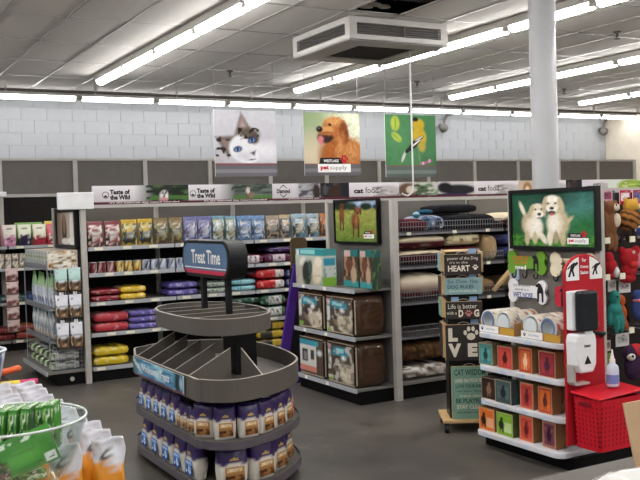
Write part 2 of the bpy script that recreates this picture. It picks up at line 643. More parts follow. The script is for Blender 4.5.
# suspended ceiling: deck above, grid bars and lay-in tiles; one tile is missing beside the air diffuser
DECK = mat('dark_roof_void', '#2c2a29', 0.9)
TILE = mat('ceiling_tile', '#dedbd5', 0.95, vary=0.04, scale=1.3, bump=0.06, bscale=160, spec=0.02)
BAR = mat('ceiling_grid_bar', '#a39f99', 0.3)
ce = setting('ceiling', MB().box(LEFTX - 0.2, RIGHTX + 0.2, NEARY - 0.2, WALLY + 0.2, CEIL + 0.25, CEIL + 0.4), DECK)
TX, TY = 0.545, 1.105
GX0, GY0 = 1.97 - 13 * TX, 7.93 - 11 * TY
nx_, ny_ = int((RIGHTX - GX0) / TX) + 1, int((WALLY - GY0) / TY) + 1
rng = random.Random(4)
tile = None
far = MB()
for i in range(nx_):
    for j in range(ny_):
        x0, y0 = GX0 + i * TX, GY0 + j * TY
        if y0 > WALLY or x0 > RIGHTX: continue
        if 4.15 < x0 + TX / 2 < 4.72 and 5.7 < y0 + TY / 2 < 6.9: continue
        dz = rng.choice([0, 0, 0.002, 0.004])
        # in the photograph's view: a tile of its own; elsewhere the rest of the field
        if y0 + TY > 4.2 and x0 > 0.08 * y0 and x0 + TX < 1.12 * (y0 + TY) + 0.6:
            if tile is None:
                tile = setting('ceiling_tile', MB().box(0.012, TX - 0.012, 0.012, TY - 0.012, 0, 0.015), TILE, ce)
                o = tile
            else:
                o = tile.copy()
                COL.objects.link(o)
            o.location = (x0, y0, CEIL + 0.004 + dz)
            o.rotation_euler = (rng.uniform(-0.0012, 0.0012), rng.uniform(-0.0016, 0.0016), 0)
        else:
            far.box(x0 + 0.012, x0 + TX - 0.012, y0 + 0.012, y0 + TY - 0.012, CEIL + 0.004, CEIL + 0.019)
o = setting('outer_ceiling_tiles', far, TILE, ce)
o['kind'] = 'stuff'
for i in range(nx_ + 1):
    x0 = GX0 + i * TX
    setting('grid_bar', MB().box(x0 - 0.011, x0 + 0.011, NEARY - 0.1, WALLY + 0.1, CEIL, CEIL + 0.012), BAR, ce)
for j in range(ny_ + 1):
    y0 = GY0 + j * TY
    if y0 < WALLY:
        setting('grid_bar', MB().box(LEFTX - 0.1, RIGHTX + 0.1, y0 - 0.011, y0 + 0.011, CEIL + 0.001, CEIL + 0.011), BAR, ce)

# round steel column behind the nearest shelving
setting('pillar', MB().cyl((4.815, 5.12, 0), (4.815, 5.12, CEIL + 0.2), 0.099, n=40), mat('white_painted_column', '#b3b4b6', 0.45, vary=0.02), smooth=True)

# ------------------------------------------------------------------ fluorescent strips
def fixture_proto():
    t = thing('fluorescent_fixture', '', 'light')
    part('housing', MB().box(-0.06, 0.06, -0.545, 0.545, 0.05, 0.118), PALE, t, world=False)
    mb = MB()
    n = 9
    prof = [(0.055 * math.cos(math.pi + math.pi * k / (n - 1)), 0.05 + 0.058 * math.sin(math.pi + math.pi * k / (n - 1))) for k in range(n)]
    vs = [(p[0], -0.497, p[1]) for p in prof] + [(p[0], 0.497, p[1]) for p in prof]
    fs = [(k, k + 1, n + k + 1, n + k) for k in range(n - 1)] + [tuple(range(n)), tuple(range(2 * n - 1, n - 1, -1)), (0, n, 2 * n - 1, n - 1)]
    part('tube', mb.add(vs, fs), TUBE, t, world=False)
    for sg in (-1, 1):
        part('end_cap', MB().box(-0.05, 0.05, sg * 0.499, sg * 0.543, 0.008, 0.05), PALE, t, world=False)
    return t
fx = fixture_proto()
first = True
def place_fixture(x, y, rz, label, group, dim=False):
    global first
    if first:
        o = fx
        first = False
    else:
        o = copy_tree(fx)
    o.location = (x, y, 3.30)
    o.rotation_euler = (0, 0, rz)
    o['label'] = label
    o['group'] = group
    if dim:
        for c in o.children:
            if c.name.startswith('tube'):
                c.data = DIM
DIM = [c for c in fx.children if c.name.startswith('tube')][0].data.copy()
DIM.materials[0] = DIMTUBE
rows = [(-2.25, 'outermost left row, outside the view'), (0.40, 'left row, just outside the view'), (3.07, 'long row nearest the left edge'), (5.77, 'row running past the air diffuser'),
        (8.40, 'row crossing behind the white column'), (11.05, 'short row at the far right')]
for x, rn in rows:
    n = 14
    for k in range(n):
        y = 10.93 - 0.545 - k * 1.09
        place_fixture(x, y, 0, '%s lit fluorescent strip from the back wall in the %s' % (ORD[k], rn), 'fluorescent strips in the ' + rn)
for k in range(12):
    x = 2.64 - 1.10 + k * 1.10
    place_fixture(x, 12.43, math.pi / 2, '%s lit fluorescent strip from the left along the back wall' % ORD[k], 'fluorescent strips along the back wall', True)
# pipe in front of the back row
mb = MB().cyl((1.0, 11.70, 3.312), (13.95, 11.70, 3.312), 0.018, n=10)
pp = single('sprinkler_pipe', mb, mat('dark_pipe', '#5a5653', 0.5), 'thin dark pipe running along the ceiling in front of the back row of strips', 'pipe')
for k in range(11):
    x = 2.1 + k * 1.12
    part('hanger', MB().box(x - 0.014, x + 0.014, 11.685, 11.715, 3.29, CEIL + 0.002), PALE, pp)
# sprinkler heads
for k, (x, y, lb) in enumerate([(4.46, 10.15, 'small dark sprinkler head left of the ceiling air diffuser'), (7.28, 10.2, 'small dark sprinkler head beside the hanging white cord'),
                                (7.26, 6.63, 'small dark sprinkler head right of the white column, nearest the camera'), (9.96, 10.15, 'small dark sprinkler head right of the column, farther back')]):
    t = thing('fire_sprinkler', lb, 'sprinkler', (x, y, CEIL), group='ceiling sprinklers')
    part('escutcheon', MB().cyl((0, 0, -0.012), (0, 0, 0.004), 0.04, n=16), mat('sprinkler_metal', '#4a4644', 0.4, 0.6), t, world=False)
    part('body', MB().cyl((0, 0, -0.05), (0, 0, -0.01), 0.014, n=10), MATS['sprinkler_metal'], t, world=False)
    part('deflector', MB().cyl((0, 0, -0.075), (0, 0, -0.068), 0.03, n=12).cyl((0.012, 0, -0.07), (0.012, 0, -0.045), 0.004, n=6).cyl((-0.012, 0, -0.07), (-0.012, 0, -0.045), 0.004, n=6), MATS['sprinkler_metal'], t, world=False)

# ceiling air diffuser (dropped box with four grilles)
hv = thing('air_diffuser', 'large square white air diffuser box hanging under the ceiling tiles', 'vent', (4.78, 7.5, CEIL))
hx0, hx1, hy0, hy1, hz0, hz1 = 4.235, 5.33, 6.95, 8.05, 3.205, CEIL - 0.001
VW = mat('diffuser_white', '#c3c0bb', 0.5)
mb = MB()
fr = 0.055
for (a0, a1, b0, b1) in ((hx0, hx1, hy0, hy0 + 0.03), (hx0, hx1, hy1 - 0.03, hy1)):
    mb.box(a0, a1, b0, b1, hz0, hz0 + fr).box(a0, a1, b0, b1, hz1 - fr, hz1)
    mb.box(a0, a0 + 0.08, b0, b1, hz0 + fr, hz1 - fr).box(a1 - 0.08, a1, b0, b1, hz0 + fr, hz1 - fr)
for (a0, a1) in ((hx0, hx0 + 0.03), (hx1 - 0.03, hx1)):
    mb.box(a0, a1, hy0 + 0.03, hy1 - 0.03, hz0, hz0 + fr).box(a0, a1, hy0 + 0.03, hy1 - 0.03, hz1 - fr, hz1)
    mb.box(a0, a1, hy0 + 0.03, hy0 + 0.08, hz0 + fr, hz1 - fr).box(a0, a1, hy1 - 0.08, hy1 - 0.03, hz0 + fr, hz1 - fr)
part('casing', mb, VW, hv)
# underside flange round the dark return opening
mb = MB()
ox0, ox1, oy0, oy1 = 4.47, 5.12, 7.18, 7.84
mb.box(hx0, hx1, hy0, oy0, hz0 - 0.004, hz0 + 0.01).box(hx0, hx1, oy1, hy1, hz0 - 0.004, hz0 + 0.01)
mb.box(hx0, ox0, oy0, oy1, hz0 - 0.004, hz0 + 0.01).box(ox1, hx1, oy0, oy1, hz0 - 0.004, hz0 + 0.01)
part('bottom_flange', mb, VW, hv)
part('return_filter', MB().box(ox0 - 0.02, ox1 + 0.02, oy0 - 0.02, oy1 + 0.02, hz0 + 0.012, hz0 + 0.03), mat('dark_filter', '#3a3735', 0.9), hv)
GR = mat('grille_grey', '#6a6662', 0.6)
for (a, b) in (((hx0 + 0.08, hy0 + 0.02), (hx1 - 0.08, hy0 + 0.02)), ((hx0 + 0.02, hy0 + 0.08), (hx0 + 0.02, hy1 - 0.08))):
    mb = MB()
    for k in range(5):
        z = hz0 + fr + 0.008 + k * 0.021
        if a[1] == b[1]:
            mb.box(a[0], b[0], a[1] - 0.012, a[1] + 0.012, z, z + 0.006)
        else:
            mb.box(a[0] - 0.012, a[0] + 0.012, a[1], b[1], z, z + 0.006)
    if a[1] == b[1]:
        mb.box(a[0], b[0], a[1] + 0.016, a[1] + 0.02, hz0 + fr, hz1 - fr)
        mb.box((a[0] + b[0]) / 2 + 0.05, (a[0] + b[0]) / 2 + 0.065, a[1] - 0.014, a[1] + 0.014, hz0 + fr, hz1 - fr)
    else:
        mb.box(a[0] + 0.016, a[0] + 0.02, a[1], b[1], hz0 + fr, hz1 - fr)
    part('grille', mb, GR, hv)
# torn insulation hanging in the open tile bay
mb = MB()
rng = random.Random(8)
for k in range(14):
    mb.blob((4.20 + rng.random() * 0.25, 6.62 + rng.random() * 0.12, CEIL + 0.03 + rng.random() * 0.03), (0.04 + rng.random() * 0.03, 0.03, 0.02), n=8, m=5)
single('ceiling_insulation', mb, mat('torn_insulation', '#8d8880', 0.95), 'torn grey insulation showing in the open ceiling bay beside the air diffuser', 'insulation')
mb = MB().box(4.0, 5.0, 6.45, 6.50, CEIL + 0.05, CEIL + 0.12)
single('ceiling_joist', mb, mat('grey_joist', '#55514d', 0.7), 'grey metal joist seen through the open ceiling bay', 'joist')
# hanging cord with a hook
mb = MB().tube([(5.10, 7.26, hz0), (5.10, 7.26, 1.93), (5.095, 7.26, 1.86), (5.07, 7.26, 1.815), (5.03, 7.26, 1.795), (4.99, 7.26, 1.805), (4.965, 7.26, 1.82)], 0.0085, n=8)
single('utility_drop', mb, mat('white_cord', '#d9d9d6', 0.5), 'white cord with a hooked end hanging from the air diffuser', 'cord', smooth=True)
# two wall floodlights on slanted arms
for k, (x, lb) in enumerate([(9.47, 'small grey floodlight on the block wall right of the bird poster'), (13.30, 'small grey floodlight on the block wall right of the column')]):
    t = thing('wall_floodlight', lb, 'light', (x * 1.04, WALLY, 3.16), group='floodlights on the back wall')
    g = mat('floodlight_grey', '#807d7a', 0.5)
    part('arm', MB().tube([(0.20, -0.03, 0.24), (0.08, -0.06, 0.10), (0.02, -0.10, 0.02)], 0.022, n=8), g, t, world=False)
    part('lamp_head', MB().cyl((0, -0.04, 0.0), (-0.03, -0.17, -0.06), 0.045, 0.085, n=16), g, t, world=False, smooth=True)
    part('mounting_plate', MB().box(0.14, 0.26, -0.03, -0.008, 0.18, 0.30), g, t, world=False)

# ------------------------------------------------------------------ tall shelving against the back wall
ws = thing('wall_shelving', 'tall grey wall shelving with wide overhead panels along the back wall', 'shelving', (2.11, 12.43, 0))
for k in range(-1, 12):
    xa = 2.11 + 0.99 * k
    part('upper_panel', MB().box(xa + 0.03, xa + 0.96, 12.43, 12.45, 2.03, 2.475), PANEL, ws)
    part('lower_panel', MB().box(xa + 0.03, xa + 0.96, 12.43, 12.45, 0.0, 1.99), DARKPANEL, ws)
for k in range(-1, 13):
    xa = 2.11 + 0.99 * k
    part('upright', MB().box(xa - 0.03, xa + 0.03, 12.40, 12.47, 0, 2.50), PALE, ws)
part('top_rail', MB().box(1.1, 14.0, 12.405, 12.46, 2.475, 2.51), PALE, ws)
part('middle_rail', MB().box(1.1, 14.0, 12.405, 12.46, 1.99, 2.03), PALE, ws)

def price_tags(shelf, xs, axis, face, z, tmat=None, size=0.045):
    """small tickets on the lip of a shelf; axis 'x': lip faces -Y at y = face; axis 'y': lip faces -X at x = face"""
    for x in xs:
        if axis == 'x':
            mb = MB().box(x - size, x + size, face - 0.004, face, z - 0.014, z + 0.014)
        else:
            mb = MB().box(face - 0.004, face, x - size, x + size, z - 0.014, z + 0.014)
        part('price_tag', mb, tmat or TAG, shelf)

WSH = [1.35, 1.065, 0.625]
for k in (-1, 0, 1):
    xa = 2.11 + 0.99 * k
    for z in WSH:
        sh = part('shelf', MB().box(xa + 0.01, xa + 0.98, 12.04, 12.42, z - 0.03, z), GREY, ws)
        part('ticket_strip', MB().box(xa + 0.01, xa + 0.98, 12.03, 12.04, z - 0.035, z + 0.004), STRIP, sh)
        price_tags(sh, [xa + 0.15, xa + 0.55], 'x', 12.03, z - 0.015)
    sh = part('base_deck', MB().box(xa + 0.01, xa + 0.98, 12.03, 12.42, 0.10, 0.14), GREY, ws)
    price_tags(sh, [xa + 0.1, xa + 0.5], 'x', 12.03, 0.12)
    part('kick_plate', MB().box(xa + 0.01, xa + 0.98, 12.05, 12.08, 0, 0.10), BLACK, ws)

# ------------------------------------------------------------------ the long double-sided gondola with the brand header
g1 = thing('gondola_shelving', 'long grey double sided shelving run carrying the printed header signs', 'shelving', (2.36, 9.12, 0))
GZ = [1.375, 1.108, 0.812, 0.495]
GB = [2.365 + 0.93 * k for k in range(10)]
for k in range(9):
    xa, xb = GB[k], GB[k + 1]
    part('upper_panel', MB().box(xa + 0.02, xb - 0.02, 9.68, 9.72, GZ[0], 1.79), PANEL, g1)
    part('lower_panel', MB().box(xa + 0.02, xb - 0.02, 9.68, 9.72, 0.15, GZ[0] - 0.03), DARKPANEL, g1)  # shade under the top shelf painted in as a darker panel colour
    part('kick_plate', MB().box(xa, xb, 9.14, 9.17, 0, 0.115), BLACK, g1)
    part('rear_kick_plate', MB().box(xa, xb, 10.25, 10.28, 0, 0.115), BLACK, g1)
    sh = part('base_deck', MB().box(xa, xb, 9.125, 10.285, 0.115, 0.15), GREY, g1)
    part('ticket_strip', MB().box(xa + 0.02, xb, 9.115, 9.125, 0.112, 0.152), STRIP, sh)
    price_tags(sh, [xa + 0.1, xa + 0.55], 'x', 9.115, 0.13)
    part('top_rail', MB().box(xa, xb, 9.12, 9.155, 1.775, 1.808), PALE, g1)
    if k < 5:
        for n_, z in enumerate(GZ):
            sh = part('shelf', MB().box(xa + 0.012, xb - 0.002, 9.13, 9.68, z - 0.03, z), GREY, g1)
            part('ticket_strip', MB().box(xa + 0.015, xb, 9.118, 9.13, z - 0.036, z + 0.004), STRIP, sh)
            price_tags(sh, [xa + 0.12 + 0.1 * n_ % 0.2, xa + 0.42, xa + 0.7], 'x', 9.118, z - 0.016)
for k in range(10):
    part('upright', MB().box(GB[k] - 0.025, GB[k] + 0.025, 9.66, 9.74, 0, 1.80), PALE, g1)
    part('header_bracket', MB().box(GB[k] - 0.012, GB[k] + 0.012, 9.155, 9.66, 1.78, 1.80), PALE, g1)

# header: printed boards
def head_paint(kind):
    def f(a):
        a.grad('#c9c3c8', '#e6e2e6')
        if kind == 'wild_a':
            a.mix(np.clip((a.u - 0.42) / 0.2, 0, 1), '#3d4a3c')
            a.blotch(['#2c3329', '#4e6a42', '#232b22'], 9, 3, 0.55, 1, 0.1, 1)
            a.rect(0.6, 1, 0.2, 0.45, '#4f7a38', 0.8)
            a.ell(0.735, 0.52, 0.06, 0.42, '#2d2c2e').ell(0.735, 0.4, 0.045, 0.3, '#e8e4e2').ell(0.72, 0.55, 0.012, 0.08, '#20242c').ell(0.75, 0.55, 0.012, 0.08, '#20242c').ell(0.735, 0.38, 0.012, 0.1, '#222222')
            a.ell(0.73, 0.2, 0.05, 0.12, '#c58d92')
        elif kind == 'wild_b':
            a.mix(np.clip((a.u - 0.35) / 0.2, 0, 1), '#59605c')
            a.blotch(['#38423a', '#6f7a74'], 10, 8, 0.5, 1, 0.3, 1)
            a.rect(0.52, 1, 0.15, 0.35, '#55803b', 0.85)
            a.ell(0.70, 0.5, 0.03, 0.4, '#6e5a4e').ell(0.70, 0.62, 0.02, 0.2, '#d8cfc8').ell(0.74, 0.35, 0.04, 0.18, '#8a7566')
        elif kind == 'diamond':
            a.mix(np.clip((a.u - 0.45) / 0.35, 0, 1), '#8c8a90')
            a.blotch(['#55545c', '#a9a7ab'], 9, 5, 0.55, 1, 0.1, 1)
            a.ell(0.92, 0.45, 0.08, 0.5, '#3b2f2c')
        elif kind == 'dark_dog':
            a.fill('#2d2a2c').blotch(['#5b3b2a', '#1b191c', '#4a4a52'], 6, 12)
            a.ell(0.55, 0.4, 0.3, 0.45, '#3a2a22').rect(0.7, 1, 0, 1, '#23242b')
        elif kind == 'cat_white':
            a.ell(0.75, 0.35, 0.3, 0.45, '#bdb8b8').ell(0.6, 0.3, 0.2, 0.35, '#d5d1cf').blotch(['#8d8786', '#a5a09e'], 8, 22, 0.45, 1, 0, 0.7, th=0.62)
        elif kind == 'cat_tabby':
            a.fill('#cfcac8')
            a.ell(0.12, 0.45, 0.14, 0.5, '#6b513f').ell(0.15, 0.5, 0.06, 0.25, '#d3c5b5').ell(0.33, 0.5, 0.12, 0.55, '#51664c').blotch(['#2f2c28', '#7d9a77', '#cbc6bb'], 10, 9, 0.2, 0.5, 0, 1)
            a.ell(0.78, 0.45, 0.25, 0.35, '#26232a').ell(0.6, 0.6, 0.1, 0.35, '#1d1b20').rect(0.5, 0.9, 0.0, 0.16, '#2d2a55')
        elif kind == 'beige':
            a.fill('#c9b4a2')
            a.ell(0.6, 0.4, 0.3, 0.5, '#a5784f').ell(0.6, 0.3, 0.15, 0.3, '#e0cbb5').rect(0.0, 0.35, 0.1, 0.3, '#33357a')
        elif kind == 'green':
            a.fill('#dfe3da')
            a.ell(0.5, 0.5, 0.3, 0.5, '#9db54a').ell(0.85, 0.5, 0.2, 0.5, '#5f7f3c').blotch(['#7f9c3e', '#c7d28d'], 8, 31, 0.3, 1)
        a.rect(0, 1, 0.0, 0.13, '#5a2131')
    return art(f)

HY = 9.128
hz_ = (1.812, 2.0)
segs = [(2.445, 3.48, 'wild_a'), (3.48, 4.48, 'wild_b'), (4.48, 5.10, 'diamond'), (5.10, 5.49, 'dark_dog'), (5.49, 6.20, 'cat_white'), (6.20, 7.36, 'cat_tabby'),
        (7.36, 8.10, 'cat_white'), (8.10, 8.36, 'beige'), (8.36, 8.95, 'cat_white'), (8.95, 9.25, 'dark_dog'), (9.25, 9.75, 'cat_white'), (9.75, 10.7, 'green')]
for x0, x1, kd in segs:
    b = part('header_board', MB().box(x0, x1, HY, HY + 0.02, hz_[0], hz_[1]), LIPW, g1)
    part('header_print', MB().picture((x0, HY - 0.001, hz_[0]), X, Z, x1 - x0, hz_[1] - hz_[0], head_paint(kd), int(60 * (x1 - x0)) + 4, 14), PRINT, b)
    o_ = HY - 0.002
    if kd.startswith('wild'):
        lx = x0 + (0.285 if kd == 'wild_a' else 0.20)
        mb = MB()
        lettering(mb, 'Taste of', (lx, o_, 1.935), X, Z, 0.21, 0.05, 0.05)
        lettering(mb, 'the Wild', (lx, o_, 1.88), X, Z, 0.21, 0.05, 0.05)
        n = 20
        ro = [(0.035 * math.cos(2 * math.pi * i / n), 0.035 * math.sin(2 * math.pi * i / n)) for i in range(n)]
        c0 = Vector((lx - 0.15, o_, 1.905))
        vs = [c0 + X * p[0] + Z * p[1] for p in ro] + [c0 + X * p[0] * 0.84 + Z * p[1] * 0.84 for p in ro]
        mb.add(vs, [(i, (i + 1) % n, n + (i + 1) % n, n + i) for i in range(n)])
        mb.prism([(-0.018, -0.012), (0.0, 0.0), (0.014, -0.014), (0.02, -0.024), (-0.02, -0.024)], c0, X, Z, -Y, 0.0005)
        part('lettering', mb, INK, b)
        mb = MB()
        lettering(mb, "it's the balanced diet nature intended", (x0 + 0.55, o_, 1.825), X, Z, 0.75, 0.016, 0.01)
        part('strapline', mb, WINK, b)
    elif kd == 'diamond':
        mb = MB()
        c0 = Vector((x0 + 0.14, o_, 1.915))
        lettering(mb, 'Diamond', c0, X, Z, 0.165, 0.05, 0.045)
        for sg in (1, -1):
            mb.prism([(-0.05, sg * 0.03), (0, sg * 0.075), (0.05, sg * 0.03), (0.04, sg * 0.03), (0, sg * 0.062), (-0.04, sg * 0.03)], c0, X, Z, -Y, 0.0005)
        part('lettering', mb, INK, b)
        mb = MB()
        lettering(mb, 'quality pet foods since 1970', (x0 + 0.4, o_, 1.825), X, Z, 0.4, 0.016, 0.01)
        part('strapline', mb, WINK, b)
    elif kd == 'cat_white' and x0 > 5:
        wd = min(0.32, (x1 - x0) * 0.5)
        mb = MB()
        lettering(mb, 'cat', (x0 + 0.13, o_, 1.90), X, Z, wd * 0.42, 0.055, 0.045)
        lettering(mb, 'food', (x0 + 0.15 + wd * 0.52, o_, 1.909), X, Z, wd * 0.58, 0.072, 0.0)
        part('lettering', mb, INK, b)

# posters hung from the ceiling above that shelving
def cat_art(a):
    a.grad('#b3adb2', '#e4e4ea')
    a.ell(0.78, 0.33, 0.45, 0.17, '#dcdae2', soft=0.7)
    a.ell(0.84, 0.40, 0.2, 0.12, '#f0eff5', soft=0.6)
    a.tri((0.02, 0.59), (0.32, 0.61), (0.21, 0.28), '#6a5f58', 0.05)
    a.tri((0.07, 0.56), (0.27, 0.57), (0.20, 0.38), '#937f78', 0.06)
    a.mix(np.clip((a.noise(22, 41) - .55) * 9, 0, 1) * ((a.u < .3) & (a.v > .3) & (a.v < .6)), '#352e2a')
    a.tri((0.31, 0.60), (0.43, 0.97), (0.64, 0.64), '#857b77', 0.04)
    a.tri((0.38, 0.64), (0.445, 0.89), (0.55, 0.66), '#c3a9a5', 0.07)
    a.ell(0.47, 0.43, 0.245, 0.20, '#f3f3f6', soft=0.1)
    a.ell(0.53, 0.29, 0.175, 0.10, '#f0f0f4', soft=0.15)
    a.ell(0.55, 0.655, 0.17, 0.085, '#6d5f54', rot=-8, soft=0.3).ell(0.64, 0.57, 0.075, 0.08, '#5f5249', soft=0.3)
    a.mix(np.clip((a.noise(26, 45) - .52) * 9, 0, 1) * ((a.u > .38) & (a.u < .72) & (a.v > .56) & (a.v < .74)), '#2c2622')
    a.ell(0.46, 0.30, 0.12, 0.06, '#dcdbe2', soft=0.6)
    for cu, cv, rt in ((0.365, 0.41, 12), (0.60, 0.545, 20)):
        a.ell(cu, cv, 0.072, 0.046, '#2a2f3c', rot=rt, soft=0.2).ell(cu, cv, 0.054, 0.036, '#5b78b8', rot=rt, soft=0.2).ell(cu, cv - .008, 0.03, 0.02, '#a9c0e6', rot=rt, soft=0.4).ell(cu, cv, 0.018, 0.034, '#12141a', soft=0.2)
    a.tri((0.565, 0.355), (0.655, 0.395), (0.635, 0.31), '#4b4548', 0.03)
    a.ell(0.60, 0.255, 0.07, 0.010, '#77707a', rot=8)
    a.grain(24, 4, 0.10)
    a.rect(0, 1, 0.0, 0.17, '#6f6d72').rect(0, 1, 0.05, 0.11, '#88868b').rect(0, 1, 0.165, 0.195, '#86595c')

def dog_art(a):
    a.grad('#bdb29c', '#aeb596')
    a.ell(0.05, 0.95, 0.5, 0.3, '#98ab80', soft=0.8).ell(0.92, 0.80, 0.35, 0.3, '#dfe0c4', soft=0.8).ell(0.1, 0.32, 0.35, 0.25, '#d6c8aa', soft=0.9)
    dk, md, lt = '#7f4322', '#a8642f', '#cc9158'
    a.ell(0.70, 0.26, 0.42, 0.36, md, soft=0.12).ell(0.50, 0.34, 0.22, 0.26, '#a9602a', soft=0.4).ell(0.82, 0.36, 0.18, 0.2, lt, soft=0.7, a=0.7)
    a.ell(0.55, 0.79, 0.215, 0.145, md, soft=0.1).ell(0.54, 0.86, 0.15, 0.07, lt, soft=0.6)
    a.ell(0.50, 0.66, 0.15, 0.10, md, soft=0.3)
    a.ell(0.33, 0.60, 0.10, 0.085, '#4a241c', soft=0.2).ell(0.30, 0.555, 0.055, 0.075, '#d27f84', rot=15, soft=0.25).ell(0.43, 0.575, 0.10, 0.05, '#36201a', rot=25, soft=0.3)
    a.ell(0.39, 0.715, 0.145, 0.065, lt, rot=6, soft=0.2).ell(0.38, 0.675, 0.12, 0.025, '#9a5a2a', rot=6, soft=0.4)
    a.ell(0.715, 0.68, 0.085, 0.185, dk, rot=6, soft=0.2).ell(0.70, 0.60, 0.05, 0.1, '#9d5626', rot=6, soft=0.5)
    a.ell(0.275, 0.735, 0.058, 0.05, '#191413', soft=0.2).ell(0.265, 0.75, 0.02, 0.012, '#6b6462', soft=0.5)
    a.ell(0.46, 0.81, 0.03, 0.02, '#1b120e', soft=0.25)
    a.ell(0.62, 0.40, 0.06, 0.2, lt, rot=-12, soft=0.7, a=0.6)
    k = np.clip(4 * (a.u - 0.28), 0, 1)
    c0 = a.c.copy()
    a.grain(30, 9, 0.55)
    a.c = c0 * (1 - k[:, None]) + a.c * k[:, None]
    a.rect(0, 1, 0.0, 0.17, '#666468').rect(0, 1, 0.05, 0.11, '#7d7b80').rect(0, 1, 0.17, 0.19, '#a2523f')

def bird_art(a):
    a.grad('#3b6c44', '#4b8555')
    a.ell(0.3, 0.6, 0.5, 0.5, '#568f60', soft=0.9)
    a.ell(0.20, 0.86, 0.085, 0.12, '#b9c84e', soft=0.2).ell(0.22, 0.64, 0.11, 0.06, '#b3c856', rot=-35, soft=0.2).ell(0.20, 0.86, 0.015, 0.11, '#84a848').ell(0.22, 0.64, 0.10, 0.01, '#84a848', rot=-35)
    a.ell(0.66, 0.84, 0.11, 0.10, '#d4b630', soft=0.15).ell(0.67, 0.66, 0.13, 0.17, '#d2b434', rot=20, soft=0.15).ell(0.72, 0.50, 0.07, 0.09, '#c0ad48', soft=0.3)
    a.ell(0.60, 0.93, 0.055, 0.035, '#23231c', soft=0.2).ell(0.55, 0.88, 0.03, 0.015, '#c98a5a')
    a.ell(0.56, 0.52, 0.17, 0.05, '#222226', rot=38, soft=0.2).ell(0.64, 0.60, 0.13, 0.03, '#1f1f23', rot=28, soft=0.2).ell(0.60, 0.545, 0.11, 0.014, '#e4e4df', rot=33).ell(0.66, 0.62, 0.09, 0.012, '#dededa', rot=25)
    a.ell(0.35, 0.33, 0.025, 0.10, '#cfcdc8', rot=-25, soft=0.2).ell(0.42, 0.42, 0.05, 0.03, '#2a2a2c', rot=40, soft=0.2)
    a.ell(0.66, 0.33, 0.012, 0.2, '#7d8a70', rot=10).ell(0.78, 0.23, 0.12, 0.02, '#b8648c', rot=10, soft=0.3).ell(0.86, 0.26, 0.025, 0.03, '#dd9cbc').ell(0.73, 0.22, 0.025, 0.025, '#dcbccb')
    a.grain(16, 5, 0.14)
    a.rect(0, 1, 0.0, 0.17, '#5d6663').rect(0, 1, 0.05, 0.11, '#757e7b').rect(0, 1, 0.17, 0.19, '#8d4a40')

def logo(mb_black, mb_red, mb_white, mb_ink, org, right, up, nrm, wd):
    """banner with a word over a white strip, and a red four-toed paw at its corner; org is the middle of the white strip"""
    org = Vector(org)
    h = wd * 0.22
    mb_white.prism([(-wd / 2, -h / 2), (wd / 2, -h / 2), (wd / 2, h / 2), (-wd / 2, h / 2)], org, right, up, nrm, 0.002)
    mb_black.prism([(-wd * 0.46, h / 2), (wd * 0.26, h / 2), (wd * 0.26, h * 1.25), (-wd * 0.42, h * 1.25)], org, right, up, nrm, 0.002)
    lettering(mb_white, 'WESTLAKE', org + up * (h * 0.87) - right * (wd * 0.1) + nrm * 0.003, right, up, wd * 0.46, h * 0.34, 0.03)
    lettering(mb_red, 'pet', org - right * (wd * 0.30) + nrm * 0.003, right, up, wd * 0.25, h * 0.62, 0.05)
    lettering(mb_ink, 'supply', org + right * (wd * 0.12) + nrm * 0.003, right, up, wd * 0.52, h * 0.62, 0.0)
    c = org + right * (wd * 0.30) + up * (h * 0.95) + nrm * 0.003
    def disc(cx, cy, rx, ry):
        n = 12
        mb_red.prism([(cx + rx * math.cos(2 * math.pi * i / n), cy + ry * math.sin(2 * math.pi * i / n)) for i in range(n)], c, right, up, nrm, 0.001)
    disc(0, -h * 0.12, h * 0.34, h * 0.28)
    for (px, py) in ((-0.46, 0.18), (-0.17, 0.46), (0.17, 0.46), (0.46, 0.18)):
        disc(px * h, py * h, h * 0.15, h * 0.2)

POY = 9.50
for (x0, x1, z0, z1, fn, lb) in ((3.955, 4.735, 2.105, 2.865, cat_art, 'hanging poster of a white tabby cat with blue eyes'),
                                 (5.105, 5.89, 2.11, 2.865, dog_art, 'hanging poster of a golden retriever with its tongue out'),
                                 (6.265, 7.05, 2.08, 2.87, bird_art, 'hanging green poster of a yellow bird on a twig')):
    t = thing('hanging_poster', lb, 'poster', ((x0 + x1) / 2, POY, z0), group='posters hung above the long shelving')
    part('board', MB().box(x0, x1, POY, POY + 0.008, z0, z1), WHITE, t)
    part('print', MB().picture((x0, POY - 0.001, z0), X, Z, x1 - x0, z1 - z0, art(fn), 90, 90), PAPER, t)
    for xx in (x0 + 0.02, x1 - 0.02):
        part('hanging_wire', MB().cyl((xx, POY + 0.004, z1 - 0.01), (xx, POY + 0.004, CEIL + 0.005), 0.0025, n=6), GUN, t)
    if fn is dog_art:
        A, B, C_, D = MB(), MB(), MB(), MB()
        logo(A, B, C_, D, (x0 + 0.41, POY - 0.0015, z0 + 0.085), X, Z, -Y, 0.46)
        part('logo_banner', A, INK, t)
        part('logo_strip', C_, WINK, t)
        part('logo_mark', B, REDINK, t)['kind'] = 'stuff'
        part('logo_lettering', D, mat('grey_ink', '#7c7878', 0.6), t)

# white header box over the end of the long shelving, and one on the wall shelving
single('header_box', MB().box(2.07, 2.43, 9.03, 9.065, 1.765, 1.935), WHITE, 'plain white header box on the left end of the long shelving', 'sign', bevel=0.008)
single('sign_box', MB().box(1.6, 2.11, 11.98, 12.39, 1.99, 2.05), WHITE, 'plain white sign box at the left edge below the wall panels', 'sign', bevel=0.006)
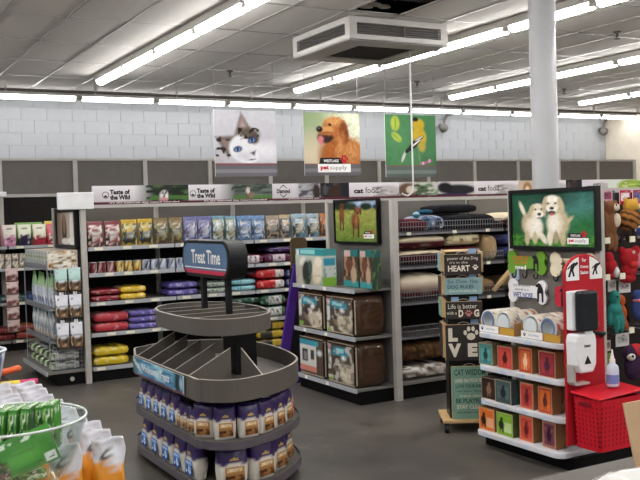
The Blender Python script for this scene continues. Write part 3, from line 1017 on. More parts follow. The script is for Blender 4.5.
# ------------------------------------------------------------------ endcap at the left end of the long shelving (wire racks)
def slats(mb, axis, a0, a1, z0, z1, fixed, step=0.03, r=0.0022):
    """a wire grid panel; axis 'x' lies in the plane y = fixed, axis 'y' in x = fixed"""
    k = int((a1 - a0) / step)
    for i in range(k + 1):
        a = a0 + i * (a1 - a0) / k
        if axis == 'x': mb.box(a - r, a + r, fixed - r, fixed + r, z0, z1)
        else: mb.box(fixed - r, fixed + r, a - r, a + r, z0, z1)
    k = int((z1 - z0) / (step * 1.6))
    for i in range(k + 1):
        z = z0 + i * (z1 - z0) / k
        if axis == 'x': mb.box(a0, a1, fixed - 2 * r, fixed, z - r, z + r)
        else: mb.box(fixed - 2 * r, fixed, a0, a1, z - r, z + r)
    return mb

def frame_sign(t, px, y0, y1, z0, z1, paint, depth=0.05, logo_at=None, border=0.02, nu=70, nv=50):
    """a framed printed sign facing -X on the plane x = px"""
    mb = MB()
    f = part('sign_frame', mb.box(px - depth, px, y0, y0 + border, z0, z1).box(px - depth, px, y1 - border, y1, z0, z1)
             .box(px - depth, px, y0 + border, y1 - border, z0, z0 + border).box(px - depth, px, y0 + border, y1 - border, z1 - border, z1)
             .box(px - 0.012, px, y0 + border, y1 - border, z0 + border, z1 - border), SATIN, t)
    part('sign_print', MB().picture((px - depth + 0.012, y1 - border, z0 + border), -Y, Z, y1 - y0 - 2 * border, z1 - z0 - 2 * border, paint, nu, nv), PAPER, f)
    if logo_at:
        A, B, C_, D = MB(), MB(), MB(), MB()
        logo(A, B, C_, D, (px - depth + 0.0105, logo_at[0], logo_at[1]), -Y, Z, -X, logo_at[2])
        part('logo_banner', A, INK, f)
        part('logo_strip', C_, WINK, f)
        part('logo_mark', B, REDINK, f)['kind'] = 'stuff'
        part('logo_lettering', D, mat('grey_ink', '#7c7878', 0.6), f)
    return f

e1 = thing('endcap_shelving', 'black endcap with chrome wire racks of treats at the left end of the long shelving', 'shelving', (2.1, 9.7, 0))
part('base', MB().box(2.03, 2.33, 9.135, 10.28, 0, 0.125), BLACK, e1, bevel=0.004)
part('lock', MB().cyl((2.17, 9.134, 0.06), (2.17, 9.124, 0.06), 0.022, n=16), PALE, e1)
sh = part('base_deck', MB().box(1.93, 2.33, 9.115, 10.30, 0.125, 0.15), GREY, e1)
part('ticket_strip', MB().box(1.915, 1.93, 9.115, 10.30, 0.11, 0.152), STRIP, sh)
part('upright', MB().box(2.30, 2.355, 9.07, 9.115, 0, 1.80), PALE, e1)
part('upright', MB().box(2.30, 2.36, 10.29, 10.34, 0, 1.80), PALE, e1)
part('back_panel', MB().box(2.31, 2.34, 9.12, 10.29, 0.15, 1.80), PANEL, e1)
part('side_grid', slats(MB(), 'x', 2.0, 2.30, 0.152, 1.17, 9.135, 0.025), WIRE, e1)
for z in (1.175, 0.765, 0.44):
    mb = MB().box(1.96, 1.965, 9.13, 10.28, z - 0.004, z + 0.05).box(1.96, 2.31, 9.13, 10.28, z - 0.008, z)
    part('wire_tray', mb, WIRE, e1)
for y in (9.14, 10.27):
    part('wire_post', MB().cyl((1.965, y, 0.15), (1.965, y, 1.26), 0.006, n=8), WIRE, e1)
def bottles_art(a):
    a.grad('#6d5b49', '#c9c0b4', 'u')
    a.ell(0.42, 0.45, 0.13, 0.45, '#3e2d22').ell(0.42, 0.62, 0.07, 0.3, '#8a6a55').ell(0.82, 0.5, 0.1, 0.5, '#e2ddd6').ell(0.45, 0.1, 0.2, 0.1, '#d8d4d0').ell(0.85, 0.12, 0.25, 0.12, '#e9e6e4')
frame_sign(e1, 2.31, 9.16, 10.02, 1.36, 1.79, art(bottles_art), border=0.045)

# ------------------------------------------------------------------ endcap with pet beds in bags (middle)
def dogs_field(a):
    a.grad('#5f7a2e', '#a9a855')
    a.rect(0, 1, 0.80, 1, '#7d9dcc').ell(0.7, 0.98, 0.3, 0.08, '#c0cfe2', soft=0.6)
    a.ell(0.15, 0.9, 0.3, 0.13, '#1f2b1c', soft=0.3).ell(0.42, 0.86, 0.12, 0.09, '#27361f', soft=0.3).ell(0.75, 0.86, 0.14, 0.09, '#1d2a1c', soft=0.25).ell(0.97, 0.84, 0.06, 0.06, '#2c3b24', soft=0.3)
    a.grain(26, 4, 0.45)
    bd, bm = '#5a351d', '#7c4a28'
    a.ell(0.16, 0.66, 0.065, 0.2, bm, soft=0.2).ell(0.17, 0.9, 0.05, 0.07, bd, soft=0.2).rect(0.11, 0.14, 0.28, 0.6, bd).rect(0.18, 0.21, 0.28, 0.6, bd)
    a.ell(0.50, 0.50, 0.10, 0.20, bm, soft=0.2).ell(0.55, 0.77, 0.06, 0.10, '#86522e', soft=0.2).ell(0.62, 0.74, 0.025, 0.09, bd).ell(0.49, 0.78, 0.02, 0.08, bd).rect(0.43, 0.46, 0.12, 0.45, bd).rect(0.55, 0.58, 0.10, 0.45, bd).ell(0.555, 0.70, 0.025, 0.025, '#1b120f').ell(0.52, 0.52, 0.03, 0.12, '#a06a40', soft=0.6)
    a.grain(20, 8, 0.2)
e2 = thing('endcap_shelving', 'grey endcap stacked with bagged pet beds under a picture of two brown dogs', 'shelving', (4.15, 7.1, 0))
part('base', MB().box(3.98, 4.34, 6.53, 7.63, 0, 0.115), BLACK, e2)
for z, nm in ((0.132, 'base_deck'), (0.575, 'shelf'), (0.985, 'shelf')):
    sh = part(nm, MB().box(3.95, 4.34, 6.53, 7.64, z - 0.02, z), GREY, e2)
    part('ticket_strip', MB().box(3.935, 3.95, 6.53, 7.64, z - 0.028, z + 0.008), STRIP, sh)
    price_tags(sh, [7.42, 7.02], 'y', 3.935, z - 0.01, WINK, 0.022)
part('upright', MB().box(4.32, 4.38, 6.475, 6.525, 0, 1.757), PALE, e2)
part('upright', MB().box(4.32, 4.38, 7.60, 7.65, 0, 1.757), PALE, e2)
part('back_panel', MB().box(4.335, 4.355, 6.53, 7.60, 0.13, 1.745), PANEL, e2)
part('top_rail', MB().box(4.33, 4.36, 6.53, 7.60, 1.745, 1.757), PALE, e2)
frame_sign(e2, 4.33, 6.67, 7.44, 1.362, 1.772, art(dogs_field), depth=0.04, logo_at=(6.83, 1.43, 0.17))

# purple cardboard floor display leaning behind that endcap
pd = thing('floor_display', 'tall purple cardboard display with a rounded brown header beside the pet bed endcap', 'display', (4.0, 7.78, 0))
PURP = mat('purple_cardboard', '#4d2a86', 0.5)
mb = MB()
mb.prism([(-0.055, 0.0), (0.045, 0.0), (0.275, 1.17), (0.19, 1.17)], (3.83, 7.78, 0), X, Z, -Y, 0.03)
part('side_panel', mb, PURP, pd)
n = 10
poly = [(-0.02, 1.12), (0.16, 1.12)] + [(0.16 - 0.05 + 0.05 * math.cos(math.pi / 2 * i / n), 1.37 + 0.05 * math.sin(math.pi / 2 * i / n)) for i in range(n + 1)] + \
       [(0.02 - 0.04 * math.sin(math.pi / 2 * i / n), 1.37 + 0.05 * math.cos(math.pi / 2 * i / n)) for i in range(n + 1)]
part('header_panel', MB().prism(poly, (4.03, 7.80, 0), X, Z, Y, 0.02), mat('brown_card', '#5d4a33', 0.7), pd)
part('tray', MB().box(3.97, 4.3, 7.79, 8.2, 0.0, 0.16), PURP, pd)
part('back_panel', MB().prism([(0.06, 0), (0.10, 0), (0.23, 1.15), (0.19, 1.15)], (3.99, 8.15, 0), X, Z, -Y, 0.35), BLACK, pd)

# ------------------------------------------------------------------ middle gondola: pet beds behind wire fences
g2 = thing('gondola_shelving', 'grey shelving bay of folded pet beds behind low wire fences', 'shelving', (4.39, 6.5, 0))
G2Z = [(1.365, True), (1.075, True), (0.84, True), (0.545, True)]
G2Z = [(1.465, True), (1.165, True), (0.85, True), (0.55, True)]
B2 = [4.387, 5.60, 6.815, 8.03]
for k in range(3):
    xa, xb = B2[k], B2[k + 1]
    part('upper_panel', MB().box(xa + 0.02, xb - 0.02, 7.06, 7.09, 1.45, 1.74), PANEL, g2)
    part('lower_panel', MB().box(xa + 0.02, xb - 0.02, 7.06, 7.09, 0.15, 1.44), DARKPANEL, g2)  # darker than the upper panel: shade between the fenced shelves put into the colour
    part('kick_plate', MB().box(xa + 0.02, xb - 0.01, 6.515, 6.545, 0, 0.125), BLACK, g2)
    part('base_deck', MB().box(xa + 0.005, xb - 0.005, 6.49, 7.06, 0.125, 0.15), GREY, g2)
    part('top_rail', MB().box(xa + 0.001, xb - 0.001, 6.495, 6.52, 1.735, 1.757), PALE, g2)
    for z, _ in G2Z:
        sh = part('shelf', MB().box(xa + 0.02, xb - 0.02, 6.52, 7.06, z - 0.028, z - 0.004), mat('dark_shelf', '#4b4846', 0.5), g2)
        f = MB()
        for i in range(41):
            a = xa + 0.03 + i * (xb - xa - 0.06) / 40
            f.box(a - 0.0015, a + 0.0015, 6.508, 6.511, z - 0.01, z + 0.085)
        for zz in (z - 0.01, z + 0.04, z + 0.085):
            f.box(xa + 0.03, xb - 0.03, 6.505, 6.511, zz - 0.003, zz + 0.003)
        part('wire_fence', f, GUN, sh)
        part('ticket_strip', MB().box(xa + 0.02, xb - 0.02, 6.505, 6.519, z - 0.03, z - 0.008), GUN, sh)
        price_tags(sh, [xa + 0.12 + (0.32 if z < 1.4 else 0.0), xa + 0.62, xa + 1.0], 'x', 6.504, z - 0.018, TAG, 0.022)
for k in range(4):
    part('upright', MB().box(B2[k] - 0.025, B2[k] + 0.025, 7.09, 7.14, 0, 1.757), PALE, g2)
    part('header_bracket', MB().box(B2[k] - 0.012, B2[k] + 0.012, 6.53, 7.06, 1.737, 1.753), PALE, g2)

# ------------------------------------------------------------------ near endcap: mugs, boxed gifts, bone plaques and the framed puppies
def puppies(a):
    a.grad('#2c5c24', '#1c3f2c')
    a.ell(0.15, 0.75, 0.3, 0.4, '#24573f', soft=0.8).ell(0.78, 0.7, 0.35, 0.4, '#4f8a82', soft=0.8, a=0.8).ell(0.9, 0.35, 0.3, 0.2, '#2d6b3a', soft=0.8).ell(0.5, 0.95, 0.2, 0.2, '#173628', soft=0.8)
    a.grain(7, 61, 0.5)
    a.mix(np.clip((0.24 - a.v) / 0.08, 0, 1) * np.clip((a.noise(34, 62) - .3) * 3, 0, 1), '#4f8a34')
    cr, cd, lt = '#e6dcc8', '#c4b491', '#f5f0e4'
    a.ell(0.135, 0.70, 0.025, 0.14, cr, rot=14, soft=0.3)
    a.ell(0.21, 0.42, 0.085, 0.2, cd, soft=0.2).ell(0.28, 0.34, 0.11, 0.21, cr, soft=0.2).ell(0.31, 0.36, 0.06, 0.15, lt, soft=0.5).ell(0.385, 0.16, 0.035, 0.13, cr, rot=20, soft=0.2).ell(0.19, 0.15, 0.03, 0.14, cd, soft=0.2).ell(0.29, 0.15, 0.03, 0.12, cd, soft=0.2)
    a.ell(0.33, 0.66, 0.095, 0.135, cr, soft=0.12).ell(0.245, 0.655, 0.03, 0.12, cd, rot=-12, soft=0.25).ell(0.405, 0.66, 0.022, 0.11, cd, rot=8, soft=0.3).ell(0.345, 0.59, 0.052, 0.065, lt, soft=0.25)
    a.ell(0.35, 0.595, 0.026, 0.028, '#221c1a', soft=0.2).ell(0.302, 0.685, 0.012, 0.018, '#1c1714').ell(0.375, 0.685, 0.012, 0.018, '#1c1714').ell(0.355, 0.525, 0.03, 0.014, '#5a3a36')
    a.ell(0.575, 0.42, 0.13, 0.27, cd, soft=0.15).ell(0.54, 0.40, 0.09, 0.22, cr, soft=0.3).ell(0.52, 0.42, 0.05, 0.15, lt, soft=0.5).ell(0.475, 0.15, 0.035, 0.14, cr, soft=0.2).ell(0.63, 0.15, 0.035, 0.14, cd, soft=0.2).ell(0.55, 0.16, 0.03, 0.12, '#a89878', soft=0.2).ell(0.70, 0.46, 0.025, 0.10, cd, rot=-30, soft=0.3)
    a.ell(0.505, 0.79, 0.105, 0.15, cr, soft=0.12).ell(0.52, 0.86, 0.07, 0.06, lt, soft=0.5).ell(0.615, 0.755, 0.033, 0.14, cd, rot=10, soft=0.25).ell(0.42, 0.79, 0.027, 0.12, cd, rot=-6, soft=0.3).ell(0.505, 0.69, 0.06, 0.07, lt, soft=0.3)
    a.ell(0.505, 0.70, 0.028, 0.03, '#221c1a', soft=0.2).ell(0.46, 0.79, 0.013, 0.02, '#1c1714').ell(0.55, 0.79, 0.013, 0.02, '#1c1714').ell(0.505, 0.615, 0.045, 0.04, '#33211f', soft=0.25).ell(0.505, 0.59, 0.03, 0.026, '#b86a66', soft=0.3)
    a.grain(40, 6, 0.22)
e3 = thing('endcap_shelving', 'near grey endcap with white shelves of pet gifts below a framed picture of two puppies', 'shelving', (4.2, 4.55, 0))
part('base', MB().box(4.02, 4.36, 4.075, 4.93, 0, 0.085), BLACK, e3)
part('back_panel', MB().box(4.29, 4.31, 4.136, 4.90, 0.13, 1.75), PANEL, e3)
part('upright', MB().box(4.285, 4.325, 4.085, 4.13, 0.087, 1.765), PALE, e3)
part('upright', MB().box(4.285, 4.325, 4.905, 4.945, 0.087, 1.765), PALE, e3)
def round_shelf(x0, x1, y0, y1, z, h, r=0.07):
    pts = []
    for (cx, cy, a0) in ((x0 + r, y0 + r, math.pi), (x1, y0, None), (x1, y1, None), (x0 + r, y1 - r, math.pi / 2)):
        if a0 is None:
            pts.append((cx, cy))
        else:
            for i in range(7):
                t = a0 + math.pi / 2 * i / 6
                pts.append((cx + r * math.cos(t), cy + r * math.sin(t)))
    return MB().prism(pts, (0, 0, z - h), X, Y, Z, h)
E3Z = [(0.795, 3.955), (0.568, 3.955), (0.332, 3.955), (0.12, 3.92)]
for n_, (z, xf) in enumerate(E3Z):
    sh = part('shelf' if n_ < 3 else 'base_deck', round_shelf(xf, 4.284, 4.10, 4.935, z, 0.034), LIPW, e3, bevel=0.006)
    price_tags(sh, [4.86, 4.66, 4.46, 4.26] if n_ in (1, 2) else [4.8, 4.4], 'y', xf, z - 0.016, TAGB, 0.024)
    for yy in (4.2, 4.90):
        None if n_ == 3 else part('shelf_bracket', MB().box(4.12, 4.289, yy - 0.006, yy + 0.006, z - 0.055, z - 0.034), PALE, sh)
frame_sign(e3, 4.283, 4.07, 4.89, 1.36, 1.768, art(puppies), depth=0.038, logo_at=(4.245, 1.42, 0.185), border=0.024, nu=90, nv=64)

# near gondola whose front carries the hanging plush toys
g3 = thing('gondola_shelving', 'peg wall shelving hung with plush toys beside the framed puppies', 'shelving', (5.5, 4.56, 0))
part('peg_panel', MB().box(4.37, 6.6, 4.56, 4.58, 0.1, 1.735), mat('brown_pegboard', '#2b2523', 0.8, spec=0.08), g3)
part('kick_plate', MB().box(4.37, 6.6, 4.085, 4.11, 0.0, 0.10), BLACK, g3)
part('base_deck', MB().box(4.37, 6.6, 4.07, 4.56, 0.10, 0.125), GREY, g3)
part('top_rail', MB().box(4.37, 6.6, 4.55, 4.58, 1.735, 1.765), PALE, g3)
part('upright', MB().box(5.5, 5.55, 4.54, 4.56, 0.125, 1.735), PALE, g3)
PEGS = [(1.42, (4.36, 4.585, 4.75, 4.91)), (1.187, (4.353, 4.488, 4.70, 4.83)), (0.832, (4.56, 4.68, 4.82))]

# ------------------------------------------------------------------ cleanup station on the near corner
st = thing('cleanup_station', 'red arched sanitizer and bag dispenser panel with white cap art on the shelving corner', 'dispenser', (4.06, 4.02, 0.0))
n = 18
cx, wd, zt, zs = 4.075, 0.325, 1.352, 1.225
poly = [(cx - wd / 2, 0.19), (cx + wd / 2, 0.19), (cx + wd / 2, zs)] + [(cx + wd / 2 * math.cos(math.pi * i / n), zs + (zt - zs) * math.sin(math.pi * i / n)) for i in range(1, n)] + [(cx - wd / 2, zs)]
part('panel', MB().prism(poly, (0, 4.02, 0), X, Z, Y, 0.02), RED, st, bevel=0.004)
arch = lambda x0, x1, zb, k: [(x0, zb), (x1, zb)] + [(x1 + (x0 - x1) * i / 8, zs + k * (zt - zs - 0.012) * math.sqrt(max(0, 1 - (((x1 + (x0 - x1) * i / 8) - cx) / (wd / 2 - 0.008)) ** 2))) for i in range(9)]
cap = part('art_card', MB().prism(arch(cx - wd / 2 + 0.012, cx - 0.045, 1.195, 1), (0, 4.0185, 0), X, Z, -Y, 0.002), WINK, st)
part('art_card', MB().prism(arch(cx + 0.045, cx + wd / 2 - 0.012, 1.195, 1), (0, 4.0185, 0), X, Z, -Y, 0.002), WINK, st)
mb = MB()
for s_, zz, ww, hh in (('For', 1.315, 0.035, 0.022), ('Cleanup', 1.273, 0.07, 0.022), ('Station', 1.24, 0.066, 0.022)):
    lettering(mb, s_, (cx, 4.0175, zz), X, Z, ww, hh, 0.03)
part('lettering', mb, WINK, st)
mb = MB()
def silhouette(mb, x, z, s, y):
    """a walker with a dog, in flat ink"""
    P = lambda pts: mb.prism([(x + a * s, z + b * s) for a, b in pts], (0, y, 0), X, Z, -Y, 0.001)
    P([(-0.12, 0.30), (0.12, 0.42), (0.30, 0.38), (0.34, 0.28), (0.18, 0.22), (0.06, 0.02), (0.16, -0.30), (0.04, -0.32), (-0.06, -0.02), (-0.2, -0.34), (-0.32, -0.30), (-0.18, 0.02)])
    P([(0.24, 0.40), (0.34, 0.46), (0.42, 0.38), (0.36, 0.30), (0.27, 0.31)])
    P([(-0.2, 0.26), (-0.36, 0.10), (-0.33, 0.06), (-0.14, 0.20)])
silhouette(mb, cx - 0.10, 1.255, 0.115, 4.0165)
silhouette(mb, cx + 0.095, 1.252, 0.095, 4.0165)
part('silhouettes', mb, INK, st)['kind'] = 'stuff'
# bag dispenser: white sides, dark smoked cover
d1 = part('bag_dispenser', MB().box(3.915, 4.065, 3.965, 4.018, 0.90, 1.135), WHITE, st, bevel=0.008, label='white housing of the upper bag dispenser')
part('smoked_cover', MB().box(3.93, 4.07, 3.90, 3.9645, 0.895, 1.138), mat('smoked_plastic', '#23272a', 0.25), d1, bevel=0.016)
part('latch', MB().box(4.0702, 4.075, 3.91, 3.93, 0.92, 0.95), GUN, d1)
part('latch', MB().box(4.0702, 4.075, 3.91, 3.93, 1.08, 1.11), GUN, d1)
d2 = part('soap_dispenser', MB().prism([(-0.07, 0.235), (0.07, 0.235), (0.08, 0.19), (0.076, 0.05), (0.05, 0.0), (-0.05, 0.0), (-0.076, 0.05), (-0.08, 0.19)], (3.985, 4.018, 0.645), X, Z, -Y, 0.10), WHITE, st, bevel=0.012, label='white hand sanitizer dispenser')
part('emblem', MB().prism([(-0.028, -0.02), (0.028, -0.02), (0.0, 0.03)], (3.985, 3.9175, 0.72), X, Z, -Y, 0.002), INK, d2)
part('push_lever', MB().prism([(-0.035, 0.0), (0.035, 0.0), (0.025, 0.05), (-0.025, 0.05)], (4.0, 3.93, 0.875), X, Z, -Y, 0.012), WHITE, d2)
mb = MB()
lettering(mb, 'Instant', (3.985, 3.9165, 0.81), X, Z, 0.05, 0.02, 0.03)
part('lettering', mb, INK, d2)
pts = [(4.01, 4.0, 0.60), (4.0, 3.965, 0.545), (3.99, 3.93, 0.54), (4.08, 3.90, 0.545)]
mb = MB()
mb.prism([(-0.075, 0.13), (-0.055, 0.13), (-0.055, 0.035), (-0.045, 0.018), (0.06, 0.012), (0.06, 0.0), (-0.055, 0.0), (-0.072, 0.02)], (3.985, 4.017, 0.566), X, Z, -Y, 0.055)
part('drip_tray', mb, PALE, st)
mb = MB().tube([(4.06, 4.018, 0.845), (4.10, 3.975, 0.87), (4.18, 3.97, 0.86), (4.20, 4.01, 0.84)], 0.014, n=8)
part('handle', mb, SATIN, st, smooth=True)

# red lidded basket below the station
bk = thing('waste_basket', 'red perforated plastic basket with a tilted lid below the sanitizer station', 'basket', (4.1, 3.90, 0.19))
def taper(x0, x1, y0, y1, z0, z1, inset, r=0.035, n=5):
    out = []
    for (s, z) in ((1, z0), (0, z1)):
        a0, a1, b0, b1 = x0 + inset * s, x1 - inset * s, y0 + inset * s, y1
        ring = []
        for (cx_, cy_, a) in ((a0 + r, b0 + r, math.pi), (a1 - r, b0 + r, 1.5 * math.pi), (a1 - r, b1 - r, 0), (a0 + r, b1 - r, 0.5 * math.pi)):
            for i in range(n):
                t = a + math.pi / 2 * i / (n - 1)
                ring.append((cx_ + r * math.cos(t), cy_ + r * math.sin(t), z))
        out.append(ring)
    return out
lo, hi = taper(3.925, 4.285, 3.775, 4.0, 0.195, 0.503, 0.018)
m_ = len(lo)
inner = [(4.13 + (p[0] - 4.13) * 0.95, 3.9 + (p[1] - 3.9) * 0.94, p[2]) for p in hi]
innerb = [(4.13 + (p[0] - 4.13) * 0.95, 3.9 + (p[1] - 3.9) * 0.94, p[2] + 0.01) for p in lo]
mb = MB().add(lo + hi + inner + innerb, [(i, (i + 1) % m_, m_ + (i + 1) % m_, m_ + i) for i in range(m_)] + [(m_ + i, m_ + (i + 1) % m_, 2 * m_ + (i + 1) % m_, 2 * m_ + i) for i in range(m_)]
              + [(2 * m_ + i, 2 * m_ + (i + 1) % m_, 3 * m_ + (i + 1) % m_, 3 * m_ + i) for i in range(m_)] + [tuple(range(m_ - 1, -1, -1)), tuple(range(3 * m_, 4 * m_))])
part('tub', mb, REDP, bk)
holes = MB()
HOLE = mat('basket_hole', '#7c0c18', 0.6)
for i in range(11):
    for j in range(9):
        z = 0.225 + j * 0.028
        if j == 8 and 3 < i < 8: continue
        x = 3.95 + i * 0.031
        k = (0.515 - z) / 0.32 * 0.018
        holes.box(x - 0.004, x + 0.004, 3.7735 + k, 3.778 + k, z, z + 0.014)
for i in range(7):
    for j in range(9):
        z = 0.225 + j * 0.028
        y = 3.80 + i * 0.029
        k = (0.515 - z) / 0.32 * 0.018
        if j == 8 and 1 < i < 5: continue
        holes.box(3.9235 + k, 3.928 + k, y - 0.004, y + 0.004, z, z + 0.014)
part('perforations', holes, HOLE, bk, stuff=True)
part('hand_grip', MB().box(3.921, 3.929, 3.84, 3.94, 0.455, 0.482), HOLE, bk, bevel=0.004)
part('lid', MB().add([(3.915, 3.765, 0.505), (4.295, 3.765, 0.525), (4.295, 4.0, 0.537), (3.915, 4.0, 0.517), (3.915, 3.765, 0.521), (4.295, 3.765, 0.541), (4.295, 4.0, 0.555), (3.915, 4.0, 0.535)],
                         [(0, 3, 2, 1), (4, 5, 6, 7), (0, 1, 5, 4), (1, 2, 6, 5), (2, 3, 7, 6), (3, 0, 4, 7)]), REDP, bk, bevel=0.008)
# sanitizer bottle standing on the lid
bt = thing('sanitizer_bottle', 'clear squeeze bottle of blue sanitizer with a pointed nozzle on the red lid', 'bottle', (4.155, 3.885, 0.549))
mb = MB().lathe([(0.0, 0), (0.034, 0.0), (0.038, 0.01), (0.038, 0.10), (0.034, 0.125), (0.018, 0.14), (0.016, 0.15)], n=20)
part('bottle_body', mb, mat('frosted_plastic', '#cdd2e2', 0.25), bt, world=False, smooth=True)
part('label_print', MB().lathe([(0.0386, 0.02), (0.0386, 0.075)], n=20), mat('blue_label', '#7b86c2', 0.4), bt, world=False, smooth=True)
part('nozzle', MB().lathe([(0.017, 0.145), (0.017, 0.165), (0.012, 0.17), (0.007, 0.20), (0.003, 0.225), (0, 0.226)], n=14), mat('pale_nozzle', '#e6d9d6', 0.4), bt, world=False, smooth=True)

# ------------------------------------------------------------------ tiered treat display
td = thing('treat_display', 'round-ended taupe tiered display with slots and purple treat bags, topped by a blue sign', 'display', (2.3, 5.5, 0))
def smooth_loop(pts, per=5):
    out = []
    n = len(pts)
    for i in range(n):
        p0, p1, p2, p3 = (Vector((*pts[(i + k) % n], 0)) for k in (-1, 0, 1, 2))
        for j in range(per):
            t = j / per
            q = 0.5 * ((2 * p1) + (p2 - p0) * t + (2 * p0 - 5 * p1 + 4 * p2 - p3) * t * t + (3 * p1 - p0 - 3 * p2 + p3) * t ** 3)
            out.append((q.x, q.y))
    return out
def inset_loop(pts, d):
    out = []
    n = len(pts)
    for i in range(n):
        t = (Vector((*pts[(i + 1) % n], 0)) - Vector((*pts[i - 1], 0))).normalized()
        out.append((pts[i][0] - t.y * d, pts[i][1] + t.x * d))
    return out
# anticlockwise outlines: a flat flank facing -X, rounded everywhere else
BIG = [(1.835, 5.95), (1.835, 5.7), (1.835, 5.3), (1.835, 5.02)] + smooth_loop([(1.84, 4.95), (1.865, 4.78), (1.95, 4.68), (2.06, 4.652), (2.2, 4.695), (2.33, 4.76), (2.45, 4.855), (2.57, 4.98), (2.66, 5.13), (2.73, 5.38), (2.765, 5.65),
       (2.76, 5.95), (2.68, 6.2), (2.45, 6.36), (2.2, 6.40), (2.03, 6.33), (1.90, 6.13)], 4)[:-4]
UP = smooth_loop([(1.945, 5.75), (1.935, 5.45), (1.95, 5.22), (2.0, 5.06), (2.1, 4.965), (2.25, 4.96), (2.40, 5.045), (2.50, 5.18), (2.56, 5.4), (2.58, 5.62), (2.55, 5.92), (2.42, 6.12), (2.18, 6.16), (2.02, 6.0)], 4)
def plan(loop, ins=0.0):
    return inset_loop(loop, ins) if ins else list(loop)
def ring_band(args, th, z0, z1, mb=None):
    o, i = plan(args), plan(args, th)
    n = len(o)
    vs = [(x, y, z0) for x, y in o] + [(x, y, z1) for x, y in o] + [(x, y, z1) for x, y in i] + [(x, y, z0) for x, y in i]
    fs = []
    for a in range(n):
        b = (a + 1) % n
        fs += [(a, b, n + b, n + a), (n + a, n + b, 2 * n + b, 2 * n + a), (2 * n + a, 2 * n + b, 3 * n + b, 3 * n + a), (3 * n + a, 3 * n + b, b, a)]
    return (mb or MB()).add(vs, fs)
def slab(args, z0, z1, ins=0.0):
    return MB().prism(plan(args, ins), (0, 0, z0), X, Y, Z, z1 - z0)
part('base', slab(BIG, 0.0, 0.06, 0.06), BLACK, td)
LOWZ, MIDZ = 0.10, 0.365
for z, nm in ((LOWZ, 'lower_shelf'), (MIDZ, 'middle_shelf')):
    sh = part(nm, slab(BIG, z - 0.025, z, 0.006), TAUPE, td)
    part('shelf_rim', ring_band(BIG, 0.006, z - 0.035, z + 0.012), mat('grey_rim', '#5b565c', 0.4), sh)
part('core', MB().box(2.12, 2.42, 5.17, 5.92, 0.06, 0.60), BLACK, td)
part('column', MB().box(2.32, 2.46, 5.32, 5.54, 0.60, 0.935), SATIN, td)
tr = part('middle_tray', slab(BIG, 0.60, 0.625, 0.01), TAUPE, td)
part('tray_rim', ring_band(BIG, 0.012, 0.60, 0.727), TAUPE, tr)
part('edge_band', ring_band(BIG, 0.013, 0.7272, 0.7292), EDGE, tr)
def divider(poly, org, ax, az):
    d = part('divider', MB().prism(poly, org, ax, Z, az, 0.008), TAUPE, td)
    # pale edging on the sloped top
    (a0, b0), (a1, b1) = poly[1], poly[2]
    part('edge_band', MB().prism([(a0, b0 + 0.0003), (a1, b1 + 0.0003), (a1, b1 + 0.0035), (a0, b0 + 0.0035)], org, ax, Z, az, 0.008), EDGE, d)
for k in range(5):
    y = 4.935 + 0.24 * k
    divider([(0.0, 0.625), (0.0, 0.727), (0.27, 0.865), (0.27, 0.625)], (1.842, y, 0), X, Y)
divider([(0.0, 0.625), (0.0, 0.722), (0.295, 0.845), (0.295, 0.625)], (2.21, 4.715, 0), Y, X)
gp = part('graphic_strip', MB().box(1.8265, 1.829, 4.98, 5.95, 0.612, 0.722), WINK, td)
def strip_art(a):
    a.grad('#4d86b0', '#7fb6cf')
    a.blotch(['#a9d4e0', '#3d7298'], 8, 71, th=0.6)
    a.mix(np.clip(1 - a.u / 0.14, 0, 1), '#3c6a52').mix(np.clip((a.u - 0.8) / 0.08, 0, 1), '#2c4a58')
    a.ell(0.10, 0.55, 0.03, 0.4, '#d9e2de', rot=15).ell(0.88, 0.5, 0.02, 0.45, '#22303a').ell(0.95, 0.55, 0.02, 0.4, '#a9c2cf')
    a.rect(0.97, 1, 0, 1, '#8fb9cc').rect(0, 1, 0, 0.08, '#8d3a4c')
part('graphic_print', MB().picture((1.8258, 5.95, 0.612), -Y, Z, 0.97, 0.11, art(strip_art), 60, 10), PAPER, gp)
mb = MB()
lettering(mb, 'Wholesome Treats', (1.825, 5.50, 0.672), -Y, Z, 0.55, 0.05, 0.015)
part('lettering', mb, WINK, gp)
tr = part('upper_tray', slab(UP, 0.935, 0.955, 0.01), TAUPE, td)
part('tray_rim', ring_band(UP, 0.012, 0.935, 1.035), TAUPE, tr)
part('edge_band', ring_band(UP, 0.013, 1.0352, 1.0372), EDGE, tr)
for k in range(4):
    y = 5.2 + 0.225 * k
    d = part('divider', MB().box(1.975, 2.535 if k else 2.49, y - 0.004, y + 0.004, 0.955, 1.032), TAUPE, td)
    part('edge_band', MB().box(1.975, 2.535 if k else 2.49, y - 0.004, y + 0.004, 1.0322, 1.0342), EDGE, d)
for y in (5.33, 5.75):
    part('post', MB().box(2.265, 2.295, y - 0.022, y + 0.022, 0.955, 1.29), SATIN, td)
def rounded(y0, y1, z0, z1, r, n=8):
    pts = []
    for (cy, cz, a) in ((y1 - r, z0 + r, -math.pi / 2), (y1 - r, z1 - r, 0), (y0 + r, z1 - r, math.pi / 2), (y0 + r, z0 + r, math.pi)):
        for i in range(n + 1):
            t = a + math.pi / 2 * i / n
            pts.append((cy + r * math.cos(t), cz + r * math.sin(t)))
    return pts
sg = part('sign_box', MB().prism(rounded(5.14, 5.96, 1.25, 1.497, 0.105), (2.21, 0, 0), Y, Z, X, 0.13), SATIN, td, bevel=0.006)
face = rounded(5.168, 5.932, 1.275, 1.475, 0.085)
part('sign_face', MB().prism(face, (2.2095, 0, 0), Y, Z, -X, 0.0015), mat('slate_blue_print', '#55708f', 0.4), sg)
lowc = [p for p in face if p[1] <= 1.311]
